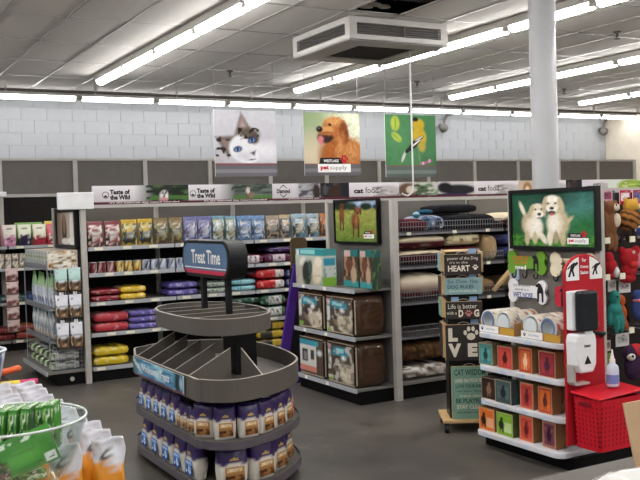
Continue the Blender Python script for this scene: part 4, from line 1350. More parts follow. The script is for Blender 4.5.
lowc = sorted([p for p in lowc if p[0] < 5.55], key=lambda p: p[1]) + sorted([p for p in lowc if p[0] >= 5.55], key=lambda p: -p[1])
part('red_band', MB().prism(lowc, (2.2078, 0, 0), Y, Z, -X, 0.001), mat('red_print', '#c2364d', 0.4), sg)
part('white_line', MB().box(2.2062, 2.2075, 5.19, 5.91, 1.311, 1.317), WINK, sg)
mb = MB()
lettering(mb, 'Treat Time', (2.206, 5.525, 1.388), -Y, Z, 0.50, 0.092, 0.02)
part('lettering', mb, WINK, sg)
# ------------------------------------------------------------------ goods on the long shelving
def kibble_art(base, cols, seed, top=None, band='#e9e6e0', dark=False):
    def f(a):
        a.fill(base)
        a.blotch(cols, 11, seed, 0.04, 0.96, 0.06, 0.84, th=0.53)
        a.blotch(['#2a2622'], 13, seed + 40, 0.04, 0.96, 0.06, 0.6, th=0.62)
        a.rect(0.18, 0.82, 0.62, 0.78, top or base, 0.85)
        a.blotch([band], 16, seed + 5, 0.2, 0.8, 0.62, 0.78, th=0.5)
        a.ell(0.5, 0.42, 0.22, 0.13, band, soft=0.4, a=0.55).ell(0.44, 0.43, 0.10, 0.09, '#3a332e', a=0.8)
        a.rect(0, 1, 0.88, 1, top or base)
        a.rect(0, 1, 0, 0.05, top or base)
        a.c = a.c * 0.78
        a.grain(9, seed, 0.5)
    return art(f)
KINDS = {
    'dark red': kibble_art('#861c2b', ['#d9b7b0', '#3a1a20', '#b8474e', '#e8e0d5'], 1, '#8f2232'),
    'bright yellow': kibble_art('#e3b92c', ['#3f6f9f', '#4d6130', '#f0e2a0', '#2d2c22'], 2, '#e8c33a', '#dfe9ee'),
    'brown mosaic': kibble_art('#8e7c5e', ['#d8cda8', '#5a4630', '#35302a', '#b79a62', '#7c8a58'], 3, '#8f7a4e'),
    'lilac': kibble_art('#7378ae', ['#d8d8ea', '#3a3c5c', '#8d6fa0', '#aab0d0'], 4, '#7b7fb8'),
    'teal and gold': kibble_art('#6f9aa6', ['#d4c37a', '#3c5258', '#8a8048', '#cfd9d6'], 5, '#7aa9ba'),
    'sky blue': kibble_art('#6f98cc', ['#dfe8f4', '#33405a', '#9cb8de', '#58606e'], 6, '#7ba5d8'),
    'tan': kibble_art('#8f8272', ['#d6cbb8', '#5f4a3c', '#3c3430', '#b8a48a'], 7, '#a58f78'),
    'beige and grey': kibble_art('#b9a98e', ['#555868', '#e5ddc8', '#8f95a2', '#3c3c44'], 8, '#cbb083'),
    'pale blue': kibble_art('#9cc0d2', ['#e8eff0', '#3d4c55', '#6d93a8', '#c7b48a'], 9, '#b4d2e0'),
    'orange': kibble_art('#c2743a', ['#6b7a72', '#e2b07a', '#3d3630', '#a9532a'], 10, '#d07c34'),
}
def side_art(kind):
    return lambda U, V: KINDS[kind](np.full_like(U, 0.02), V * 0 + 0.9)
protos = {}
def bag_of(kind, w, h):
    k = (kind, round(w, 2), round(h, 2))
    if k not in protos:
        m = pouch(w, h, 0.085, KINDS[kind], side_art(kind), seed=len(protos)).mesh('kibble_bag', FOIL, True)
        protos[k] = bpy.data.objects.new('kibble_bag', m)
    return protos[k]
row = [('dark red', 2.470, .165, .262), ('dark red', 2.655, .165, .258), ('bright yellow', 2.832, .168, .272), ('bright yellow', 3.006, .155, .275), ('brown mosaic', 3.178, .16, .28), ('brown mosaic', 3.343, .15, .28),
       ('lilac', 3.508, .16, .283), ('lilac', 3.675, .16, .283), ('teal and gold', 3.838, .15, .283), ('teal and gold', 3.985, .13, .278), ('sky blue', 4.145, .17, .275), ('sky blue', 4.32, .165, .272),
       ('tan', 4.497, .165, .268), ('beige and grey', 4.655, .14, .272), ('pale blue', 4.83, .185, .278), ('pale blue', 5.02, .175, .275), ('orange', 5.19, .15, .275), ('orange', 5.35, .15, .272)]
cnt = {}
rng = random.Random(11)
for kind, x, w_, h_ in row:
    c = cnt[kind] = cnt.get(kind, -1) + 1
    inst(bag_of(kind, w_, h_), 'kibble_bag', '%s kibble bag, %s of its colour, long top shelf' % (kind, ORD[c]), 'bag', 'bags on the top shelf of the long shelving',
         (x, 9.195 + rng.uniform(0, 0.015), GZ[0] + 0.001), rng.uniform(-0.06, 0.06))

# cans on the second shelf
def can_art(base, c2, seed):
    def f(i, t):
        if i in (0, 1) or i >= 6: return hx('#b9bcc0')
        r = random.Random(int(t * 18) * 7 + seed + i)
        return hx(base) if r.random() < 0.45 else hx(c2) if r.random() < 0.6 else hx('#2b2a2e')
    return f
canp = {}
for nm, b, c2 in (('red', '#7d1f28', '#c9a8a4'), ('gold', '#c99a2c', '#e4d8a4'), ('blue grey', '#8f9cb4', '#d7dbe6'), ('brown', '#7d4a2c', '#b98a5a')):
    mb = MB().lathe([(0, 0), (0.036, 0.0), (0.041, 0.004), (0.041, 0.03), (0.041, 0.07), (0.041, 0.106), (0.042, 0.110), (0.040, 0.113), (0.036, 0.108), (0, 0.108)], n=18, col=can_art(b, c2, hash(nm) % 97 if False else len(nm)))
    canp[nm] = bpy.data.objects.new('food_can', mb.mesh('food_can', FOIL, True))
cans = ['red'] * 3 + ['gold'] * 3 + ['blue grey'] * 9 + ['brown'] * 2
cnt = {}
for k, nm in enumerate(cans):
    c = cnt[nm] = cnt.get(nm, -1) + 1
    inst(canp[nm], 'food_can', '%s pet food can, %s of its colour on the long second shelf' % (nm, ORD[c]), 'can', 'cans on the second shelf of the long shelving', (2.435 + k * 0.0935, 9.185, GZ[1] + 0.0005), k * 0.7)

# bags lying flat in stacks
def lie_art(base, lab=None, seed=0, speck='#1d1a1c', shine='#ffffff', lu=(0.3, 0.75)):
    def f(a):
        a.fill(base)
        a.blotch([speck], 12, seed, 0, 1, 0.8, 1, th=0.5, a=0.8)
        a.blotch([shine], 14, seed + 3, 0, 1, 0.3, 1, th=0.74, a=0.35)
        if lab:
            a.rect(lu[0], lu[1], 0.0, 0.8, lab)
            a.blotch(['#3a3536'], 18, seed + 9, lu[0] + 0.05, lu[1] - 0.05, 0.2, 0.7, th=0.62)
    return art(f)
lp = {}
def stack(kind, base, x0, x1, zs, tot, n, place, group, lab=None, l=0.34, y=9.31, lu=(0.3, 0.75), speck='#1d1a1c'):
    h = tot / n
    for k in range(n):
        key = (kind, round(x1 - x0, 2), round(h, 3))
        if key not in lp:
            lp[key] = bpy.data.objects.new('lying_bag', cushion(x1 - x0, l, h, lie_art(base, lab, len(lp), speck, lu=lu), seed=len(lp)).mesh('lying_bag', FOIL, True))
        lvl = {1: 'alone', 2: ['lower', 'upper'][k % 2], 3: ['bottom', 'middle', 'top'][k % 3]}[n]
        inst(lp[key], 'lying_bag', '%s bag, %s, %s' % (kind, lvl, place), 'bag', group, ((x0 + x1) / 2, y, zs + 0.001 + k * (h + 0.0005)), 0.02 * ((k * 7) % 3 - 1))
LS = 'bags lying in stacks on the long shelving'
z3, z4, z5 = GZ[2], GZ[3], 0.15
stack('dark red', '#8c1a2a', 2.40, 2.70, z3, .135, 2, 'at the left end of the long third shelf', LS)
stack('yellow', '#e0b826', 2.705, 2.985, z3, .145, 2, 'on the long third shelf beside dark red bags', LS)
stack('violet', '#5a4f9a', 3.22, 3.56, z3, .155, 2, 'on the long third shelf left of the blue sign', LS)
stack('grey green', '#7d8a80', 3.60, 3.93, z3, .13, 2, 'on the long third shelf under the blue sign', LS, '#a5b0a4')
stack('teal', '#5f9fae', 3.945, 4.255, z3, .135, 2, 'on the long third shelf right of the blue sign', LS, '#8fc3cc')
stack('bright red', '#c0282c', 4.26, 4.62, z3, .235, 2, 'right of the teal bags on the long third shelf', LS, '#d9cfcb', lu=(0.66, 0.98))
stack('navy blue', '#2b3575', 4.64, 4.95, z3, .21, 2, 'at the right of the long third shelf by the purple display', LS)
stack('maroon', '#6d1a35', 4.05, 4.36, GZ[1], .11, 1, 'with a pale patch on the long second shelf', LS, '#d9cdd2', lu=(0.3, 0.8))
stack('plum', '#5a1d44', 4.37, 4.70, GZ[1], .11, 1, 'beside the maroon bag on the long second shelf', LS, '#d2c3cc', lu=(0.3, 0.75))
stack('dark purple', '#40225a', 4.42, 4.82, GZ[1] + .116, .065, 1, 'resting on the plum bag', LS)
stack('red', '#b3313c', 2.42, 2.785, z4, .205, 2, 'at the left end of the long fourth shelf', LS, speck='#d08a8e')
stack('lavender', '#655aa8', 2.79, 3.11, z4, .205, 3, 'beside red bags on the long fourth shelf', LS, speck='#cfcbe0')
stack('dark green', '#1f4a38', 3.95, 4.29, z4, .25, 3, 'on the long fourth shelf right of the display', LS)
stack('forest green', '#24543c', 4.30, 4.62, z4, .26, 2, 'with white labels on the long fourth shelf', LS, '#d5d8d2', lu=(0.3, 0.8))
stack('rust brown', '#7d3a20', 4.64, 4.85, z4, .2, 2, 'by the purple display on the long fourth shelf', LS)
stack('golden yellow', '#d8bb1e', 2.40, 2.775, z5, .2, 2, 'on the bottom deck at the left end', LS)
stack('navy', '#262b52', 2.98, 3.2, z5, .085, 2, 'on the bottom deck behind the treat display', LS)
stack('moss green', '#2d4a38', 3.93, 4.235, z5, .19, 2, 'on the bottom deck right of the display', LS)
stack('mustard', '#c2a42a', 4.245, 4.60, z5, .30, 3, 'on the bottom deck near the purple display', LS, '#3a3a34', lu=(0.1, 0.5))

# ------------------------------------------------------------------ goods on the wall shelving at the far left
def treat_art(body, foot, seed):
    def f(a):
        a.fill(body)
        a.mix(np.clip((0.42 - a.v) / 0.1 + 0.35 * (a.noise(4, seed) - 0.5), 0, 1), foot)
        a.blotch(['#2b2628', '#e6e0d0', foot], 9, seed + 2, 0.15, 0.85, 0.12, 0.5, th=0.58)
        a.ell(0.5, 0.66, 0.13, 0.08, '#3b3638').rect(0.3, 0.7, 0.80, 0.85, '#6d6a66')
    return art(f)
for k, (nm, b, f_, x, w_) in enumerate([('crimson', '#a02638', '#7d1c2c', 1.97, .15), ('cream and pink', '#e6ddd0', '#d78fb4', 2.145, .175), ('cream and navy', '#dfe2c8', '#26264a', 2.335, .17), ('cream and red', '#e8e2cc', '#b03040', 2.525, .175), ('red fruit', '#cf5a66', '#b32c42', 2.70, .165)]):
    m = pouch(w_, .275, .09, treat_art(b, f_, 20 + k), seed=k)
    single('treat_pouch', m, FOIL, '%s treat pouch on the top shelf against the back wall' % nm, 'bag', 'pouches on the top wall shelf', (x, 12.115, 1.351), smooth=True)
m = pouch(.36, .30, .05, treat_art('#7fae5a', '#5a8f40', 33), seed=8)
single('treat_pouch', m, FOIL, 'pale green bag behind the cream pouches on the wall shelf', 'bag', None, (2.42, 12.26, 1.351), smooth=True)
m = pouch(.3, .31, .05, treat_art('#e0c65c', '#d8b840', 34), seed=9)
single('treat_pouch', m, FOIL, 'pale yellow bag behind the red pouch on the wall shelf', 'bag', None, (2.76, 12.20, 1.351), smooth=True)
mb = MB().lathe([(0, 0), (0.036, 0.0), (0.041, 0.004), (0.041, 0.03), (0.041, 0.06), (0.041, 0.086), (0.042, 0.090), (0.040, 0.093), (0.036, 0.088), (0, 0.088)], n=14, col=can_art('#b9a58c', '#efe9dc', 4))
scan = bpy.data.objects.new('small_can', mb.mesh('small_can', FOIL, True))
for r_ in range(2):
    for k in range(10):
        inst(scan, 'small_can', 'small cream pet food can, %s from the left, %s layer on the wall shelf' % (ORD[k], ['lower', 'upper'][r_]), 'can', 'small cans on the wall shelf', (1.94 + k * 0.088, 12.10, 1.0655 + r_ * 0.0945), k * 0.9 + r_)
WG = 'bags lying on the lower wall shelves'
stack('teal green', '#3a5a5e', 2.0, 2.32, .625, .10, 1, 'on the third wall shelf behind the hanging strip', WG, y=12.215)
stack('slate blue', '#3d5688', 2.33, 2.62, .625, .12, 1, 'on the third wall shelf beside the wire racks', WG, y=12.215)
stack('dull red', '#7d2a2c', 1.92, 2.16, .14, .17, 2, 'on the lowest wall shelf at the left', WG, y=12.215, speck='#3a1818')
stack('brick red', '#94392f', 2.17, 2.42, .14, .19, 2, 'on the lowest wall shelf beside the wire racks', WG, y=12.215, speck='#c9a24a')
# hanging strip of brown treat packs
cs = thing('clip_strip', 'vertical strip of five pink-brown treat packs hanging from the wall shelf', 'strip', (2.13, 12.0, 1.05))
part('strip', MB().box(2.125, 2.14, 12.0, 12.004, 0.24, 1.07), WHITE, cs)
def meat(a):
    a.fill('#b98f8c').blotch(['#5b332e', '#7a4a42', '#d9c3bd'], 5, 77, th=0.5).rect(0, 1, 0.8, 1, '#d6bdb8').rect(0, 1, 0, 0.08, '#8d6a66')
for k in range(5):
    mb = pouch(.16, .17, .035, art(meat), seed=k)
    mb.v = [(p[0] + 2.132, p[1] + 11.975, p[2] + 0.25 + 0.163 * k) for p in mb.v]
    part('treat_pack', mb, FOIL, cs, smooth=True)

# ------------------------------------------------------------------ goods on the wire-rack endcap
def chew_art(a):
    a.grad('#dfe6ea', '#c9d9dc')
    a.blotch(['#6f97ac', '#b08a5c', '#8aa86a', '#f2f4f2'], 7, 81, th=0.55)
cb = carton(.125, .30, .09, art(chew_art), '#d9cdbb')
cbp = bpy.data.objects.new('chew_box', cb.mesh('chew_box', FOIL))
def chew_side(mb):
    return mb
for lay in range(2):
    for k in range(8):
        inst(cbp, 'chew_box', 'pale printed chew box, %s from the near end, %s layer of the rack top' % (ORD[k], ['lower', 'upper'][lay]), 'box', 'chew boxes on top of the wire rack', (1.975, 9.215 + k * 0.137, 1.1755 + lay * 0.0915), FACE_W)
mb = MB()
for lay in range(2):
    mb2 = MB().picture((1.985, 9.1505, 1.18 + lay * 0.0915), X, Z, 0.28, 0.082, art(lambda a: a.fill('#e6ddcc').blotch(['#c99a52', '#c7b9a2', '#8a6a3c', '#f2ede2'], 7, 90 + lay, th=0.55)), 14, 6)
    single('end_label', mb2, PAPER, 'cream and orange printed end label of the %s chew box layer on the rack' % ['lower', 'upper'][lay], 'label', None)
def green_white(a):
    a.grad('#dfe3ea', '#8cc25c')
    a.mix(np.clip((0.62 - a.v) / 0.08, 0, 1), '#dbe1ee').blotch(['#6b86b0', '#f4f6f8', '#9db3cc'], 8, 84, 0, 1, 0.05, 0.55, th=0.58).rect(0, 1, 0.9, 1, '#5d9a40').ell(0.5, 0.2, 0.2, 0.1, '#5f4f86')
gw = bpy.data.objects.new('dental_pouch', pouch(.118, .345, .06, art(green_white), seed=3).mesh('dental_pouch', FOIL, True))
for k in range(8):
    inst(gw, 'dental_pouch', 'green topped white dental treat pouch, %s from the near end of the rack' % ORD[k], 'bag', 'dental pouches in the middle of the wire rack', (2.05, 9.265 + k * 0.124, 0.778), rot=(0.04 + 0.05 * math.sin(k * 2.3), 0.02 * math.sin(k * 1.7), FACE_W + 0.015 * math.sin(k * 3.1)))
def teal_pack(a):
    a.fill('#d9e2e6').blotch(['#5f8fa8', '#b8cbd4', '#c9a680', '#f5f7f7', '#7f93a0'], 8, 86, th=0.55).rect(0, 1, 0.9, 1, '#8fb6b8')
tp = bpy.data.objects.new('chew_pouch', pouch(.118, .28, .055, art(teal_pack), seed=5).mesh('chew_pouch', FOIL, True))
for k in range(8):
    inst(tp, 'chew_pouch', 'pale blue chew pouch, %s from the near end in the lower wire tray' % ORD[k], 'bag', 'chew pouches in the lower wire tray', (2.05, 9.265 + k * 0.124, 0.453), rot=(0.04 + 0.05 * math.sin(k * 1.9 + 1), 0.02 * math.sin(k * 2.7), FACE_W + 0.015 * math.sin(k * 2.2)))
def lying_green(a):
    a.fill('#dcded8').blotch(['#3c4038', '#f4f4f2', '#8a948a'], 9, 88, 0.3, 1, th=0.55).rect(0, 0.14, 0.55, 1, '#93b562').blotch(['#5d8a30', '#dfe6d2', '#4a4e46'], 7, 89, 0, 0.2, th=0.55)
lgp = bpy.data.objects.new('litter_bag', cushion(.30, .20, .095, art(lying_green), seed=4).mesh('litter_bag', FOIL, True))
for lay in range(2):
    for k in range(5):
        inst(lgp, 'litter_bag', 'white and lime bag in the rack bottom, %s from the near end, %s layer' % (ORD[k], ['lower', 'upper'][lay]), 'bag', 'bags lying in the bottom of the wire rack', (2.11, 9.26 + k * 0.215, 0.152 + lay * 0.0965))
for lay in range(2):
    mb2 = cushion(.25, .09, .095, art(lying_green), seed=9)
HC = 'treat bags hanging on the side of the wire rack'
def hang_art(a):
    a.fill('#5b4a3c').blotch(['#a58c6a', '#2f2620', '#cfc2a8', '#7d5a3c'], 9, 91, 0, 1, 0, 0.45, th=0.5)
    a.mix(np.clip((a.v - 0.42 + 0.10 * np.cos((a.u - 0.5) * 6)) / 0.03, 0, 1), '#e3e4ec')
    a.ell(0.5, 0.66, 0.13, 0.09, '#4a4a5a').rect(0.2, 0.8, 0.48, 0.53, '#9a9aa8').ell(0.2, 0.8, 0.06, 0.05, '#3a3a44')
def hang_art2(a):
    hang_art(a)
    a.mix(np.clip((a.v - 0.45) / 0.03, 0, 1) * 0.75, '#9fd0c4').ell(0.5, 0.7, 0.13, 0.1, '#2f6a66')
for r_, (zz, hh) in enumerate(((0.955, 0.225), (0.69, 0.225), (0.385, 0.25))):
    for c_, xx in enumerate((2.085, 2.22)):
        mb = pouch(.125, hh, .045, art(hang_art2 if r_ == 0 else hang_art), seed=r_)
        t = thing('hanging_treat_bag', '%s hanging treat bag, %s column, %s row on the rack side' % ('mint topped' if r_ == 0 else 'white topped', ['left', 'right'][c_], ['top', 'middle', 'bottom'][r_]), 'bag', (xx, 9.085, zz), group=HC)
        part('pouch', mb, FOIL, t, world=False, smooth=True)
        part('hang_tab', MB().box(-0.02, 0.02, -0.003, 0.003, hh - 0.01, hh + 0.03), WHITE, t, world=False)
        part('hook', MB().tube([(0, 0.045, hh + 0.018), (0, -0.02, hh + 0.014), (0, -0.026, hh + 0.03)], 0.003, n=6), WIRE, t, world=False)

# ------------------------------------------------------------------ goods on the pet bed endcap
def dogbox(a):
    a.grad('#9aa48c', '#c8cfc4')
    a.rect(0, 1, 0.84, 1, '#2f8f96').rect(0.2, 0.72, 0.865, 0.97, '#8fd0d2').rect(0.03, 0.15, 0.82, 0.98, '#e7d8d8')
    a.ell(0.30, 0.5, 0.16, 0.28, '#e6e0d6').ell(0.2, 0.25, 0.2, 0.3, '#b9b0a2').ell(0.42, 0.32, 0.17, 0.36, '#2c3330').ell(0.55, 0.5, 0.08, 0.2, '#4b5651')
    a.ell(0.80, 0.42, 0.17, 0.36, '#e2d5c0').ell(0.85, 0.66, 0.12, 0.14, '#efe6d6').ell(0.70, 0.2, 0.06, 0.16, '#d8c6a8').blotch(['#7d7a6a'], 9, 102, 0, 1, 0, 0.3, th=0.6, a=0.5)
def boxside(a):
    a.fill('#dfe8df').rect(0, 1, 0.84, 1, '#4fa6ac').rect(0.1, 0.9, 0.55, 0.74, '#49a9c4').rect(0, 1, 0, 0.22, '#8cc34a').blotch(['#8aa2a0'], 10, 104, 0.1, 0.9, 0.25, 0.5, th=0.6)
def brownbox(a):
    a.fill('#4b3226').blotch(['#7d5a44', '#2d1d17', '#a58266', '#5a4a3a'], 8, 106, th=0.52).rect(0, 1, 0.84, 1, '#2b6d6e').rect(0.05, 0.5, 0.84, 0.98, '#caa9a0').rect(0, 1, 0.02, 0.16, '#3b8f94').ell(0.7, 0.35, 0.2, 0.22, '#b59a80').ell(0.4, 0.6, 0.2, 0.2, '#6d4535')
DB = 'boxed pet heating pads on the pet bed endcap'
t = thing('pad_box', 'wide teal topped box with a black dog and pale dogs, on the pet bed endcap', 'box', (3.985, 7.395, 0.9855), FACE_W)
part('carton', MB().box(-.265, .265, 0, .14, 0, .335, hx('#3f8f94')), PRINT, t, world=False)
part('front_print', MB().picture((-.265, -.001, 0), X, Z, .53, .335, art(dogbox), 40, 26), PAPER, t, world=False)
part('side_print', MB().picture((.266, 0, 0), Y, Z, .14, .335, art(boxside), 10, 20), PAPER, t, world=False)
for k, (y, lb) in enumerate(((6.83, 'teal topped box with a brown puppy picture beside the wide dog box'), (6.58, 'teal topped brown puppy box nearest the shelving upright'))):
    t = thing('pad_box', lb, 'box', (4.10, y, 0.9855), FACE_W, DB)
    w_ = .25 if k == 0 else .2
    part('carton', MB().box(-w_ / 2, w_ / 2, 0, .09, 0, .335, hx('#2f5a50')), PRINT, t, world=False)
    part('front_print', MB().picture((-w_ / 2, -.001, 0), X, Z, w_, .335, art(brownbox), 22, 26), PAPER, t, world=False)
    part('side_print', MB().picture((w_ / 2 + .001, 0, 0), Y, Z, .09, .335, art(lambda a: a.fill('#37463a').rect(0, 1, 0.84, 1, '#2b5d5e').blotch(['#5d7a4a'], 8, 3)), 10, 20), PAPER, t, world=False)

def bedbag(label, y0, y1, z, h, card, depth=0.33, x0=3.965):
    """a pet bed packed in a clear zipped bag: brown fleece body, printed card in front, clear film skin"""
    t = thing('bagged_pet_bed', label, 'pet bed', (x0, (y0 + y1) / 2, z), FACE_W, 'bagged pet beds on the endcap')
    w_ = y1 - y0
    rnd = random.Random(int(z * 100) + int(y0 * 10))
    mb = MB()
    vs = []
    nx, nz_ = 20, 14
    # rounded brick
    ring, lev = 40, 14
    for j in range(lev + 1):
        s = j / lev
        k = 1 - 0.16 * abs(2 * s - 1) ** 5
        for i in range(ring):
            a_ = 2 * math.pi * i / ring
            c, sn = math.cos(a_), math.sin(a_)
            vs.append((math.copysign(abs(c) ** 0.35, c) * w_ / 2 * k * (1 + 0.012 * math.sin(9 * s + 5 * a_)), depth / 2 + math.copysign(abs(sn) ** 0.35, sn) * depth / 2 * k, s * h))
    fs = [(j * ring + i, j * ring + (i + 1) % ring, (j + 1) * ring + (i + 1) % ring, (j + 1) * ring + i) for j in range(lev) for i in range(ring)]
    fs += [tuple(range(ring - 1, -1, -1)), tuple(range(lev * ring, (lev + 1) * ring))]
    colr = np.array([hx('#4a3424') * (0.75 + 0.5 * rnd.random()) for _ in vs])
    part('fleece', MB().add(vs, fs, colr), CLOTH, t, world=False, smooth=True)
    shell = [((p[0]) * 1.012, (p[1] - depth / 2) * 1.02 + depth / 2, 0.003 + p[2] * 0.992) for p in vs]
    part('clear_bag', MB().add(shell, fs), FILM, t, world=False, smooth=True)
    part('print_card', MB().picture((-w_ * 0.44, -0.006, h * 0.07), X, Z, w_ * 0.86, h * 0.84, card, 34, 26), FOIL, t, world=False)
    mbp = MB()
    for zz in (0.02, h - 0.02):
        mbp.tube([(-w_ * 0.43, -0.004, zz), (w_ * 0.43, -0.004, zz)], 0.006, n=6)
    mbp.tube([(w_ * 0.485, -0.0, 0.03), (w_ * 0.485, -0.0, h - 0.03)], 0.006, n=6)
    part('piping', mbp, mat('pale_piping', '#a99a88', 0.5), t, world=False)
def dogcard(seed):
    def f(a):
        a.fill('#574a3e')
        a.rect(0, 0.8, 0.72, 0.93, '#2d8fa6').rect(0.22, 0.62, 0.78, 0.88, '#9ad4dc').rect(0.02, 0.13, 0.3, 0.98, '#d8dcd8').rect(0.02, 0.13, 0.84, 0.98, '#c98a9a')
        a.ell(0.45, 0.40, 0.22, 0.22, '#8a7a6a').ell(0.38, 0.50, 0.12, 0.14, '#2f2a28').ell(0.55, 0.38, 0.14, 0.12, '#c9bfae').ell(0.75, 0.25, 0.3, 0.25, '#cbbfa8').rect(0.02, 0.2, 0.02, 0.14, '#7fae4a')
        a.ell(0.62, 0.66, 0.09, 0.06, '#f2f6f8', soft=0.5).blotch(['#efe8dc', '#3c342c'], 9, seed, th=0.66, a=0.6)
    return art(f)
def whitecard(a):
    a.fill('#584a40').rect(0.0, 0.72, 0.12, 0.82, '#dcdad4').rect(0, 0.72, 0.05, 0.2, '#d98a78').rect(0.0, 0.8, 0.82, 0.97, '#3e9db2').rect(0.12, 0.36, 0.35, 0.68, '#3a3a3c').rect(0.48, 0.62, 0.42, 0.68, '#4a4a48').rect(0.16, 0.32, 0.40, 0.62, '#8a8a88').ell(0.85, 0.65, 0.1, 0.08, '#dfe8ec', soft=0.5)
bedbag('brown bagged pet bed on the middle endcap shelf, beside the purple display', 7.09, 7.61, 0.5755, .35, dogcard(110))
bedbag('brown bagged pet bed on the middle endcap shelf, nearest the upright', 6.55, 7.07, 0.5755, .352, dogcard(113))
bedbag('brown bagged pet bed with a white photo card on the endcap deck', 7.09, 7.61, 0.1325, .38, art(whitecard))
bedbag('brown bagged pet bed on the endcap deck, in the near corner', 6.55, 7.07, 0.1325, .39, dogcard(117))

# ------------------------------------------------------------------ pet beds in the middle gondola
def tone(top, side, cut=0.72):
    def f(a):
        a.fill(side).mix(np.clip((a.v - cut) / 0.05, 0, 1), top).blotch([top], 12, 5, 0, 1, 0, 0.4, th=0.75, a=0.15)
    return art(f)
def bed(label, x0, x1, z, h, paint, y0=6.535, l=0.5, seed=0, rz=0.0, group='pet beds in the middle gondola', wr=0.05, ends=0.25):
    return single('pet_bed', cushion(x1 - x0, l, h, paint, seed=seed, wrinkle=wr, ends=ends, sq=0.5), CLOTH, label, 'pet bed', group, ((x0 + x1) / 2, y0 + l / 2, z), rz, smooth=True)
CRM, BRG = '#e2d4b6', '#43141c'
z = 1.4615
bed('flat burgundy pet bed on the top fenced shelf', 4.42, 4.745, z, .115, tone('#5f1c25', '#521820', 0.9), seed=1)
bed('navy and white patterned cushion leaning on the black roll', 4.75, 4.98, z, .14, art(lambda a: a.fill('#333a4c').blotch(['#b9c2d4', '#55708f', '#20242e'], 7, 121, th=0.55)), seed=2, y0=6.60, l=.4)
single('blue_toy_ball', MB().blob((0, 0, .03), (.034, .03, .03), fn=lambda x, y, z_: hx('#a8c8d8') if z_ > .03 else hx('#3a7a9a')), CLOTH, 'small pale blue round toy on the top fenced shelf', 'toy', None, (4.66, 6.60, 1.578), smooth=True)
single('teal_toy', MB().blob((0, 0, .022), (.085, .05, .022), hx('#24566b')), CLOTH, 'teal soft toy behind the blue ball on the top fenced shelf', 'toy', None, (4.80, 6.66, 1.612), smooth=True)
bed('large black rolled pet bed on the top fenced shelf', 4.99, 5.53, z, .15, art(lambda a: a.fill('#17171a').blotch(['#2b2b30'], 8, 3, th=0.6)), seed=3, wr=.08)
bed('black folded pad on top of the black roll', 4.99, 5.45, z + .151, .085, art(lambda a: a.fill('#1b1a1d')), seed=13, y0=6.7, l=.34)
bed('cream topped pet bed at the right of the top fenced shelf', 5.63, 6.2, z, .145, tone(CRM, BRG, 0.62), seed=4)
z = 1.1615
bed('burgundy pet bed with cream top, lower of two on the second fenced shelf', 4.415, 4.945, z, .138, tone(CRM, BRG, 0.66), seed=5)
bed('burgundy pet bed with cream top, upper of two on the second fenced shelf', 4.415, 4.945, z + .139, .130, tone(CRM, BRG, 0.58), seed=6)
bed('dark red cushion under the patterned cream one on the second fenced shelf', 4.97, 5.34, z, .15, tone('#6a2a30', '#5d222a', 0.9), seed=7)
bed('cream patterned cushion on the dark red one on the second fenced shelf', 4.97, 5.34, z + .151, .12, art(lambda a: a.fill('#d9d0ac').blotch(['#6a5a40', '#b09a70'], 8, 127, 0, 1, 0.5, 1, th=0.64).rect(0.1, 0.9, 0.28, 0.42, '#b9a070')), seed=8)
bed('small round tan cushion on the second fenced shelf', 5.37, 5.53, z, .25, art(lambda a: a.fill('#a58a66').blotch(['#c9b08a'], 6, 4)), seed=9, l=.3)
bed('deep blue folded blanket, lower of two right of the tan cushion', 5.64, 6.15, z, .13, tone('#4a5590', '#39406a', 0.8), seed=10)
bed('violet folded blanket, upper of two right of the tan cushion', 5.64, 6.15, z + .131, .12, tone('#7a82b8', '#4d5288', 0.8), seed=11)
z = 0.8465
bed('cream and burgundy bolster bed on the third fenced shelf', 4.415, 4.93, z, .255, tone('#dfd2ba', '#4f141e', 0.48), seed=12, wr=.07)
bed('tan folded blanket on the third fenced shelf behind the sign rack', 5.0, 5.5, z, .16, tone('#8a7050', '#5d4632', 0.6), seed=14)
bed('brown folded blanket on the third fenced shelf, right bay', 5.64, 6.2, z, .15, tone('#7a6248', '#54402e', 0.6), seed=15)
bed('black folded blanket on the fourth fenced shelf, right bay', 5.64, 6.2, .5465, .15, tone('#2a2a2e', '#1c1c20', 0.6), seed=16)
def stripes(a):
    a.fill('#5a4029')
    a.mix(np.clip((np.sin((a.u * 9 + a.v * 1.5) * 2 * math.pi) - 0.75) * 6, 0, 1) * 0.6, '#8a6a44').blotch(['#3c2a1a'], 9, 131, th=0.6)
bed('brown striped rolled bed with pale lines, on the gondola deck', 4.42, 4.95, .308, .185, art(stripes), seed=17, wr=.09, group=None)
bed('taupe pet bed in crinkled clear wrap under the brown striped one', 4.42, 4.95, .151, .135, art(lambda a: a.fill('#7b6a5c').blotch(['#b9b0a8', '#4c3f36', '#dfdcd8'], 11, 133, th=0.58)), seed=18, wr=.12, group=None)
# ------------------------------------------------------------------ rotating rack of wooden word signs
RX, RY = 4.20, 5.40
rk = thing('sign_rack', 'turning floor rack with a wooden base on casters, hung with wooden pet signs', 'rack', (RX, RY, 0), -YAW - math.radians(1.5))
part('base_board', MB().prism([(-.175, -.19), (.19, -.19), (.19, .19), (-.175, .19)], (0, 0, .075), X, Y, Z, .022), WOOD, rk, world=False, bevel=.003)
for sx in (-1, 1):
    for sy in (-1, 1):
        c = part('caster', MB().cyl((sx * .15 - .012, sy * .165, .033), (sx * .15 + .012, sy * .165, .033), .033, n=16), SATIN, rk, world=False)
        part('caster_fork', MB().box(sx * .15 - .018, sx * .15 + .018, sy * .165 - .012, sy * .165 + .012, .058, .075), SATIN, c, world=False)
part('post', MB().box(-.115, .115, -.115, .115, .097, 1.335), SATIN, rk, world=False)
part('cap', MB().box(-.12, .12, -.12, .12, 1.335, 1.342), WOOD, rk, world=False)

